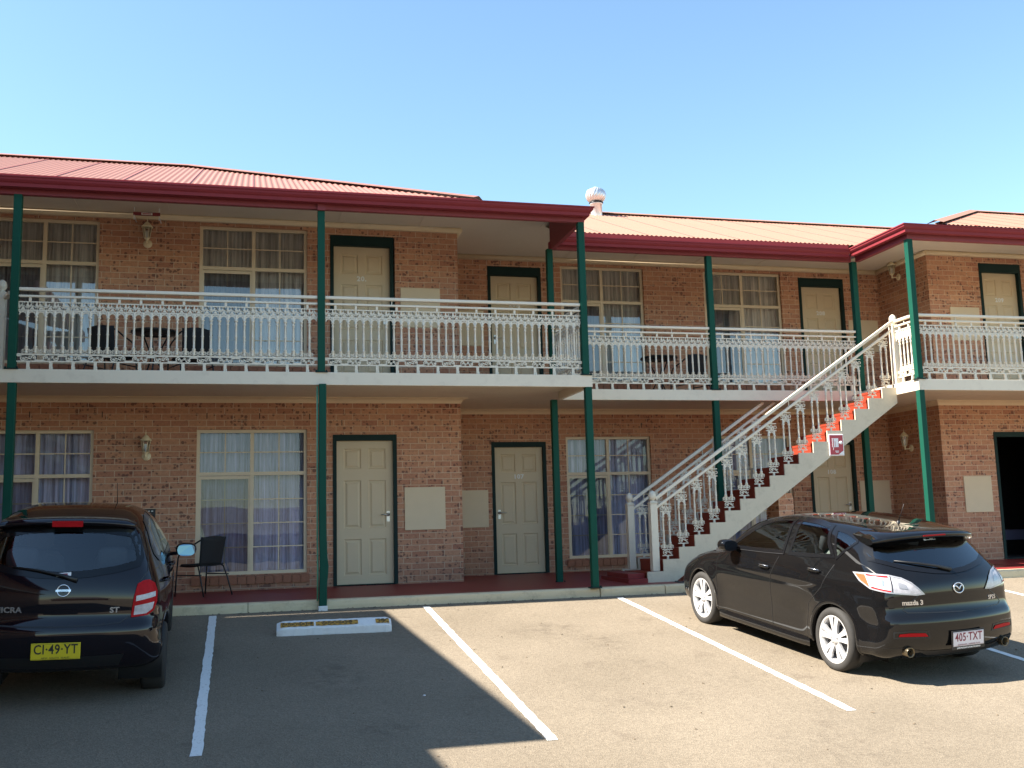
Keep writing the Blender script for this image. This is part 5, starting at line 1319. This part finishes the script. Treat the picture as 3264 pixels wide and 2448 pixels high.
for sd in(-1,1):
    mz.window(gl_f,'x',sd,M['carglass'],'front_door_window'); mz.window(gl_r,'x',sd,M['carglass'],'rear_door_window',w_in=.03); mz.window(gl_q,'x',sd,M['carglass'],'quarter_window',w_in=.018)
    mz.line([(2.25,.32),(2.27,.62),(2.24,.88),(2.16,.97)],'x',sd,.006); mz.line([(1.10,.24),(1.115,.55),(1.10,.80),(1.00,1.02)],'x',sd,.006); mz.line([(.44,.25),(.44,.40),(.40,.62),(.20,.80),(.06,1.05)],'x',sd,.006); mz.line([(2.25,.245),(1.5,.235),(.44,.235)],'x',sd,.008)
    mz.line([(.935,1.052),(1.3,1.028),(1.7,1.008),(2.03,.998)],'x',sd,.007,.007,'window_moulding',M['chromeb'] if False else M['black'])
    for yy in (1.22,.33):
        b=MB(); zz=.885 if yy>1 else .955
        p=[Vector(mz.pt((yy+d,zz-.006*abs(d)*0),'x',sd,o)) for d,o in ((-.10,.004),(-.07,.032),(0,.038),(.07,.032),(.10,.004))]
        b.tube(p,[.008,.013,.014,.013,.008],8); b.build('door_handle',mz.mat,mz.root)
        b=MB(); p=[Vector(mz.pt((yy+d,zz+.012),'x',sd,o)) for d,o in ((-.09,.018),(-.06,.040),(0,.046),(.06,.040),(.09,.018))]; b.tube(p,.0035,5); b.build('handle_strip',M['chromeb'],mz.root)
        bb=mz.patch([(yy-.07,zz-.028),(yy+.07,zz-.028),(yy+.055,zz+.022),(yy-.055,zz+.022)],'x',sd,.002); bb.build('handle_cup',M['black'],mz.root)
    # side skirt
    b=MB(); pr=[]
    for yy in np.linspace(.42,2.24,16):
        q=Vector(mz.pt((yy,.24),'x',sd,.0)); t=min(1,min(yy-.42,2.24-yy)/.12); pr.append((q.x,yy,t))
    for (qx,yy,t) in pr: b.v+=[(qx+sd*.004,yy,.265),(qx+sd*(.010+.022*t),yy,.225),(qx+sd*(.008+.020*t),yy,.165),(qx-sd*.05,yy,.15)]
    for i in range(15):
        for k in range(3):
            f=(i*4+k,i*4+k+1,(i+1)*4+k+1,(i+1)*4+k); b.f.append(f if sd>0 else f[::-1]); b.m.append(0); b.sm.append(True)
    b.build('side_skirt',mz.mat,mz.root)
    # tail lamp: seen from the side and wrapping on to the tailgate
    # tail lamp wrapping round the corner (drawn square on to the corner)
    tl=[(-.44,1.012),(-.31,1.024),(-.12,1.020),(.0,.995),(.09,.955),(.155,.905),(.205,.853),(.134,.846),(-.08,.868),(-.28,.895),(-.386,.95)]
    o=mz.patch(tl,'d',sd,.007,.018).build('tail_light',M['headlamp'],mz.root)
    mz.patch([(-.425,1.004),(-.335,1.010),(-.285,.905),(-.36,.938)],'d',sd,.0095,.018).build('orange_lens',M['orangelamp'],o)
    mz.patch([(-.33,1.016),(-.13,1.013),(-.115,1.000),(-.32,1.003)],'d',sd,.0095,.018).build('red_lens',M['redlamp'],o)
    mz.patch([(-.275,.902),(-.10,.876),(-.09,.888),(-.265,.916)],'d',sd,.0095,.018).build('red_lens',M['redlamp'],o)
    mz.patch([(-.24,.985),(-.16,.98),(-.15,.93),(-.23,.935)],'d',sd,.0095,.018).build('lamp_reflector',M['chromeb'],o)
    mz.patch([(-.03,.965),(.04,.94),(.06,.90),(-.02,.91)],'d',sd,.0095,.018).build('lamp_reflector',M['lampgrey'],o)
    mz.line([(-.105,1.018),(-.085,.94),(-.08,.868)],'d',sd,.009,.0098).parent=o
    mz.strip(tl,'d',sd,.005,.007,.0102).build('lamp_bezel',M['lampgrey'],o)
    rf=mz.patch([(sd*a,z) for a,z in ((.40,.468),(.69,.474),(.68,.498),(.57,.505),(.43,.500))],'y-',1,.006,.03).build('bumper_reflector',M['redlamp'],mz.root)
    k=mz.strip([(sd*a,z) for a,z in ((.38,.455),(.73,.460),(.73,.515),(.57,.525),(.40,.515))],'y-',1,.004,.01,.003).build('reflector_recess',M['black'],rf)
    exhaust(mz,sd*.585,-.80,.325,.045)
    door_mirror(mz,sd*.945,1.86,1.055,sd,'frit')
    b=mz.patch([(3.05,.86),(3.30,.76),(3.36,.68),(3.20,.70),(2.95,.80)],'x',sd,.005,.03); b.build('headlight',M['headlamp'],mz.root)
    for yc in(0,2.64):
        sp=[]
        for k in range(5):
            a=2*math.pi*k/5+math.pi/2; sp+=[(a-.21,.031),(a+.21,.031)]
        wheel(mz,sd*.765,yc,.318,sd,sp,.232)
# tailgate glass, roof spoiler and the rest of the back
rg=[(-.625,1.285),(-.675,1.20),(-.695,1.135),(-.47,1.068),(-.2,1.030),(0,1.018),(.2,1.030),(.47,1.068),(.695,1.135),(.675,1.20),(.625,1.285),(.3,1.322),(0,1.332),(-.3,1.322)]
mz.window(rg,'y-',1,M['cartint'],'tailgate_window',w_in=.035,w_out=.004)
ws_=[(-.60,1.34),(-.70,1.10),(-.72,1.02),(-.4,1.03),(0,1.035),(.4,1.03),(.72,1.02),(.70,1.10),(.60,1.34),(.3,1.375),(0,1.385),(-.3,1.375)]
mz.window(ws_,'y+',1,M['carglass'],'windscreen',w_in=.04)
b=MB(); n=16; vs=[]
for i in range(n+1):
    x=-.635+1.27*i/n; e=1-abs(2*i/n-1)**7; c=.075*x*x
    for (y,z) in ((-.10,1.428-c*1.3),(-.33,1.412-c),(-.49,1.392-c),(-.512,1.378-c),(-.512,1.352-c),(-.47,1.335-c),(-.36,1.335-c)):
        vs.append((x,y+.10*(1-e)*(1 if y<-.3 else 0)+.32*x*x*(1 if y<-.05 else 0)*.45,z-.03*(1-e)))
b.add(vs,[(i*7+k,i*7+k+1,(i+1)*7+k+1,(i+1)*7+k) for i in range(n) for k in range(6)],0,True)
for i in(0,n): b.f.append(tuple(i*7+k for k in range(7))); b.m.append(0); b.sm.append(False)
sp=b.build('roof_spoiler',mz.mat,mz.root)
b=MB(); b.box(-.14,.14,-.5155,-.5125,1.357,1.370); k=b.build('brake_light',M['redlamp'],sp)
for q,nm in (([(-.02,1.300),(.10,1.300),(.10,1.305),(-.02,1.305)],'window_sticker'),([(-.05,1.297),(-.022,1.297),(-.022,1.311),(-.05,1.311)],'window_sticker'),([(.03,1.309),(.075,1.309),(.075,1.313),(.03,1.313)],'window_sticker')): mz.patch(q,'y-',1,.007,.05).build(nm,M['num'],mz.root)
# side fins of the spoiler running down beside the glass

mz.line([(-.70,1.24),(-.735,1.10),(-.72,.98)],'y-',1,.006); mz.line([(.70,1.24),(.735,1.10),(.72,.98)],'y-',1,.006)
mz.line([(-.44,.835),(-.56,.76),(-.60,.71),(-.56,.685),(0,.672),(.56,.685),(.60,.71),(.56,.76),(.44,.835)],'y-',1,.010,.002)
mz.line([(-.80,.36),(-.62,.365),(-.55,.335)],'y-',1,.008,.002); mz.line([(.80,.36),(.62,.365),(.55,.335)],'y-',1,.008,.002)
mz.patch([(-.52,.345),(-.36,.275),(.36,.275),(.52,.345),(.40,.325),(-.40,.325)],'y-',1,.004,.04).build('diffuser',M['black'],mz.root)
# rear wiper, badges, plate, aerial
b=MB(); p=[Vector(mz.pt(q,'y-',1,o)) for q,o in (((.0,1.045),.018),((-.15,1.075),.026),((-.32,1.105),.022),((-.52,1.135),.014))]; b.tube(p,[.020,.013,.011,.006],6); b.build('rear_wiper',M['black'],mz.root)
def surf_M(car,x,z,off):
    q,nr=car.ray((x,z),'y-',1); nr=nr.normalized(); rx=Vector((0,0,1)).cross(nr).normalized(); uz=nr.cross(rx); q=q+nr*off
    return Matrix(((rx.x,uz.x,nr.x,q.x),(rx.y,uz.y,nr.y,q.y),(rx.z,uz.z,nr.z,q.z),(0,0,0,1)))
bd=bpy.data.objects.new('badge',None); COL.objects.link(bd); bd.parent=mz.root; bd.empty_display_size=.05
Mb=surf_M(mz,.015,.888,.010)
def mtx(b_,Mx):
    b_.v=[tuple(Mx@Vector(v)) for v in b_.v]; return b_
b=MB(); b.tube([(.060*math.cos(a),.047*math.sin(a),0) for a in np.linspace(0,2*math.pi,29)[:-1]],.0065,6,closed=True); mtx(b,Mb).build('ring',M['chromeb'],bd)
b=MB(); b.tube([(-.056,.014,0),(-.034,.022,.002),(-.016,.008,.003),(0,-.012,.003),(.016,.008,.003),(.034,.022,.002),(.056,.014,0)],[.003,.007,.008,.007,.008,.007,.003],6); mtx(b,Mb).build('wings',M['chromeb'],bd)
add_text('lettering','mazda 3',.062,M['chromeb'],mz.root,surf_M(mz,-.50,.775,.004),.003,.002,1.05,1.0); add_text('lettering','SP25',.055,M['chromeb'],mz.root,surf_M(mz,.47,.762,.004),.003,.001,1.1,1.0)
number_plate(mz,.035,-.915,.425,.375,.135,'405\u00b7TXT',M['plate_w'],M['maroontext'],'QUEENSLAND - SUNSHINE STATE',.016,"JAMES FRIZELLES AUTOMOTIVE GROUP")
b=MB(); b.lathe([(.022,0),(.018,.014),(.010,.022)],(0,0,0),10); b.tube([(0,0,.015),(.0,-.045,.10),(.0,-.09,.20)],[.006,.004,.003],6); o=b.build('aerial',M['black'],mz.root); o.location=(0,.02,1.437)
interior(mz,-.3,2.2,.95)
for x in(-.36,.36): seat(mz,x,.95,.36,M['seat'])
for x in(-.42,.42): seat(mz,x,.02,.36,M['seat'],.26,.56)
b=MB(); b.lathe([(.03,0),(.10,.03),(.125,.14),(.10,.28),(.05,.34),(0,.35)],(-.52,.42,.80),12); b.build('pale_bag',M['seatlight'],mz.root)
b=MB(); b.tube([(.36+.18*math.cos(a),1.72+.05*math.sin(a),.92+.17*math.sin(a)) for a in np.linspace(0,2*math.pi,25)[:-1]],.014,6,closed=True); b.build('steering_wheel',M['black'],mz.root)
mz.finish()

# ---- small dark hatchback on the left
S_K=dict(lift=.03,drop=.045,wb=2.45,wr=.297,mid=1.15,arch=1.13,sill=.20,
 side=[(-.40,.24),(-.545,.275),(-.605,.38),(-.622,.50),(-.615,.61),(-.585,.665),(-.562,.72),(-.556,.82),(-.540,.92),(-.505,1.02),(-.43,1.16),(-.335,1.315),(-.265,1.42),(-.22,1.465),(-.10,1.495),(.25,1.525),(.65,1.536),(1.0,1.522),(1.3,1.472),(1.5,1.405),(1.8,1.245),(2.1,1.075),(2.26,1.0),(2.5,.955),(2.8,.865),(3.02,.745),(3.13,.60),(3.155,.46),(3.12,.32),(2.95,.22),(2.5,.19),(1.3,.19),(.2,.19)],
 width=[(.10,.66),(.20,.74),(.30,.795),(.45,.818),(.60,.828),(.75,.830),(.87,.818),(.96,.795),(1.05,.762),(1.2,.705),(1.35,.645),(1.45,.59),(1.55,.50)],
 rear_round=.20,front_round=.42,crown=.09,hood_crown=.06,rear_taper=.085,front_taper=.08,flare=.014,waist=.012,waist_z=.48,crease=.004,crease_z=.80,blend=.16)
mi=Car(S_K,'small_hatchback','small dark hatchback with yellow number plate parked nose in on the left',(-1.52,9.63,.05,.980,1.,.030),M['paint_micra'])
kf=[(1.98,1.02),(1.80,1.135),(1.60,1.255),(1.42,1.345),(1.25,1.405),(1.05,1.435),(.86,1.44),(.845,1.25),(.83,1.03),(1.3,1.015),(1.7,1.01)]
kr=[(.775,1.44),(.5,1.438),(.22,1.41),(.08,1.35),(-.02,1.24),(-.03,1.16),(.10,1.09),(.42,1.045),(.74,1.035),(.76,1.2)]
for sd in(-1,1):
    mi.window(kf,'x',sd,M['carglass'],'front_door_window'); mi.window(kr,'x',sd,M['carglass'],'rear_door_window')
    mi.line([(2.05,.34),(2.08,.62),(2.05,.90),(2.02,1.0)],'x',sd,.006); mi.line([(1.0,.28),(1.01,.6),(.98,.85),(.82,1.02)],'x',sd,.006); mi.line([(.40,.28),(.40,.40),(.32,.60),(.05,.80),(-.05,1.12)],'x',sd,.006)
    for yy in (1.12,.14):
        b=MB(); p=[Vector(mi.pt((yy+d,.905),'x',sd,o)) for d,o in ((-.10,.004),(-.07,.034),(0,.040),(.07,.034),(.10,.004))]; b.tube(p,[.008,.013,.014,.013,.008],8); b.build('door_handle',mi.mat,mi.root)
    tl=[(sd*a,z) for a,z in ((.585,.955),(.625,.975),(.665,.975),(.705,.945),(.728,.88),(.728,.80),(.71,.735),(.665,.70),(.545,.692),(.550,.76),(.562,.86))]
    o=mi.patch(tl,'y-',1,.008,.018).build('tail_light',M['redlamp'],mi.root); mi.strip(tl,'y-',1,.005,.008,.010).build('lamp_bezel',M['redlamp'],o)
    mi.patch([(sd*a,z) for a,z in ((.575,.862),(.718,.882),(.720,.842),(.572,.818))],'y-',1,.0105,.018).build('clear_lens',M['headlamp'],o)
    mi.patch([(sd*a,z) for a,z in ((.566,.782),(.712,.80),(.700,.745),(.655,.712),(.560,.706))],'y-',1,.0105,.018).build('clear_lens',M['headlamp'],o)
    sm_=mi.patch([(2.5,.90),(2.85,.82),(2.95,.70),(2.75,.70),(2.45,.80)],'x',sd,.005,.03); sm_.build('headlight',M['headlamp'],mi.root)
    door_mirror(mi,sd*.935,1.50,1.00,sd)
    for yc in(0,2.45):
        wheel(mi,sd*.725,yc,.297,sd,[(2*math.pi*k/7+.3,.026) for k in range(7)],.200)
rgk=[(-.53,1.375),(-.585,1.265),(-.61,1.16),(-.59,1.10),(-.42,1.06),(-.2,1.03),(0,1.02),(.2,1.03),(.42,1.06),(.59,1.10),(.61,1.16),(.585,1.265),(.53,1.375),(.3,1.415),(0,1.43),(-.3,1.415)]
mi.window(rgk,'y-',1,M['rearglass'],'tailgate_window',w_in=.05,w_out=.006)
wsk=[(-.58,1.37),(-.66,1.15),(-.68,1.06),(-.4,1.065),(0,1.07),(.4,1.065),(.68,1.06),(.66,1.15),(.58,1.37),(.3,1.41),(0,1.42),(-.3,1.41)]
mi.window(wsk,'y+',1,M['carglass'],'windscreen',w_in=.04)
b=MB(); n=14; vs=[]
for i in range(n+1):
    x=-.54+1.08*i/n; e=1-abs(2*i/n-1)**4; c=.075*x*x
    for (y,z) in ((-.06,1.508-c),(-.25,1.496-c),(-.325,1.480-c),(-.335,1.455-c),(-.28,1.436-c)): vs.append((x,y+.30*x*x*.5+.06*(1-e)*(y<-.2),z-.02*(1-e)))
b.add(vs,[(i*5+k,i*5+k+1,(i+1)*5+k+1,(i+1)*5+k) for i in range(n) for k in range(4)],0,True)
for i in(0,n): b.f.append(tuple(i*5+k for k in range(5))); b.m.append(0); b.sm.append(False)
sp=b.build('roof_spoiler',mi.mat,mi.root)
b=MB(); b.box(-.12,.12,-.342,-.33,1.428,1.478); b.build('brake_light',M['redlamp'],sp)
mi.line([(-.60,1.36),(-.645,1.20),(-.655,1.05),(-.60,.98)],'y-',1,.006); mi.line([(.60,1.36),(.645,1.20),(.655,1.05),(.60,.98)],'y-',1,.006)
mi.line([(-.53,.70),(-.46,.655),(-.30,.645),(0,.64),(.30,.645),(.46,.655),(.53,.70)],'y-',1,.012,.002)
mi.patch([(-.50,.40),(.50,.40),(.46,.30),(-.46,.30)],'y-',1,.003,.05).build('lower_bumper_trim',M['black'],mi.root)
mi.patch([(-.13,.735),(.13,.735),(.13,.775),(-.13,.775)],'y-',1,.006,.04).build('tailgate_handle',mi.mat,mi.root)
b=MB(); p=[Vector(mi.pt(q,'y-',1,o)) for q,o in (((.11,1.0),.022),((.0,1.035),.032),((-.18,1.075),.026),((-.40,1.105),.016))]; b.tube(p,[.022,.014,.011,.006],6); b.build('rear_wiper',M['black'],mi.root)
bd=bpy.data.objects.new('badge',None); COL.objects.link(bd); bd.parent=mi.root; bd.empty_display_size=.05
Mb=surf_M(mi,.012,.925,.010)
b=MB(); b.tube([(.047*math.cos(a),.047*math.sin(a),0) for a in np.linspace(0,2*math.pi,29)[:-1]],.0065,6,closed=True); mtx(b,Mb).build('ring',M['chromeb'],bd)
b=MB(); b.obox((0,0,.002),(1,0,0),(0,1,0),(0,0,1),.058,.009,.004); mtx(b,Mb).build('bar',M['chromeb'],bd)
Mb2=Mb@Matrix.Translation((0,-.004,.0065)); add_text('lettering','NISSAN',.016,M['black'],bd,Mb2,.0004,.0,1.2,1.1)
add_text('lettering','MICRA',.062,M['chromeb'],mi.root,surf_M(mi,-.40,.775,.004),.003,.002,1.1,1.05); add_text('lettering','ST',.062,M['chromeb'],mi.root,surf_M(mi,.41,.755,.004),.003,.002,1.15,1.0)
number_plate(mi,-.015,-.640,.455,.372,.134,'CI\u00b749\u00b7YT',M['plate_y'],M['tapeblack'],'NEW  SOUTH  WALES',.019)
b=MB(); q=mi.pt((-.06,1.05),'y-',1,.010); b.box(-.13,-.01,0,.001,-.010,.010); 
st_=mi.patch([(-.05,1.035),(.06,1.038),(.06,1.066),(-.05,1.06)],'y-',1,.008,.05).build('window_sticker',M['signwhite'],mi.root); k=mi.patch([(-.03,1.043),(.035,1.045),(.035,1.058),(-.03,1.055)],'y-',1,.009,.05).build('sticker_print',M['maroontext'],st_)
b=MB(); b.tube([(0,0,0),(.0,-.05,.09),(.0,-.14,.24)],[.006,.004,.003],6); o=b.build('aerial',M['black'],mi.root); o.location=(.28,1.28,1.46)
interior(mi,-.25,2.05,.97)
for x in(-.34,.34): seat(mi,x,.95,.40,M['seat'],.23,.60)
for x in(-.36,.36): seat(mi,x,.08,.40,M['seat'],.25,.46)
mi.finish()
# ------------------------------------------------------------------ camera, sun, sky
cam=bpy.data.cameras.new('camera'); co=bpy.data.objects.new('camera',cam); COL.objects.link(co)
fw=Vector((CFW[0],CFW[1],CFW[2])); rt=Vector(CRT); up=Vector(CUP)
co.matrix_world=Matrix(((rt.x,up.x,-fw.x,0),(rt.y,up.y,-fw.y,0),(rt.z,up.z,-fw.z,CZ),(0,0,0,1)))
cam.sensor_width=36; cam.sensor_fit='HORIZONTAL'; cam.lens=CLENS; cam.clip_end=6000; cam.clip_start=.05
SC.camera=co
EL=R(46.3); AZ=R(.3)          # light travels towards +x, very slightly towards +y
d=Vector((math.cos(EL)*math.cos(AZ),math.cos(EL)*math.sin(AZ),-math.sin(EL)))
su=bpy.data.lights.new('sun','SUN'); su.energy=SUN_E; su.angle=R(.53); su.color=(1,.93,.82)
so=bpy.data.objects.new('sun',su); COL.objects.link(so); so.rotation_euler=d.to_track_quat('-Z','Y').to_euler()
W=bpy.data.worlds.new('World'); SC.world=W; W.use_nodes=True; nt=W.node_tree; nt.nodes.clear()
sk=nt.nodes.new('ShaderNodeTexSky'); sk.sky_type='NISHITA'; sk.sun_disc=False; sk.sun_elevation=EL; sk.sun_rotation=math.atan2(-d.x,-d.y)
sk.air_density=SKY_AIR; sk.dust_density=SKY_DUST; sk.ozone_density=SKY_OZ; sk.altitude=0
bg=nt.nodes.new('ShaderNodeBackground'); bg.inputs['Strength'].default_value=SKY_S; wo=nt.nodes.new('ShaderNodeOutputWorld')
mx=nt.nodes.new('ShaderNodeMix'); mx.data_type='RGBA'; mx.blend_type='MULTIPLY'; mx.inputs[0].default_value=1; mx.inputs[7].default_value=(.89,1.02,1.02,1)
nt.links.new(sk.outputs[0],mx.inputs[6]); nt.links.new(mx.outputs[2],bg.inputs[0]); nt.links.new(bg.outputs[0],wo.inputs[0])
SC.view_settings.view_transform='Standard'; SC.view_settings.look='None'; SC.view_settings.exposure=0; SC.view_settings.gamma=1
SC.cycles.max_bounces=8; SC.cycles.transparent_max_bounces=12; SC.cycles.caustics_reflective=False; SC.cycles.caustics_refractive=False
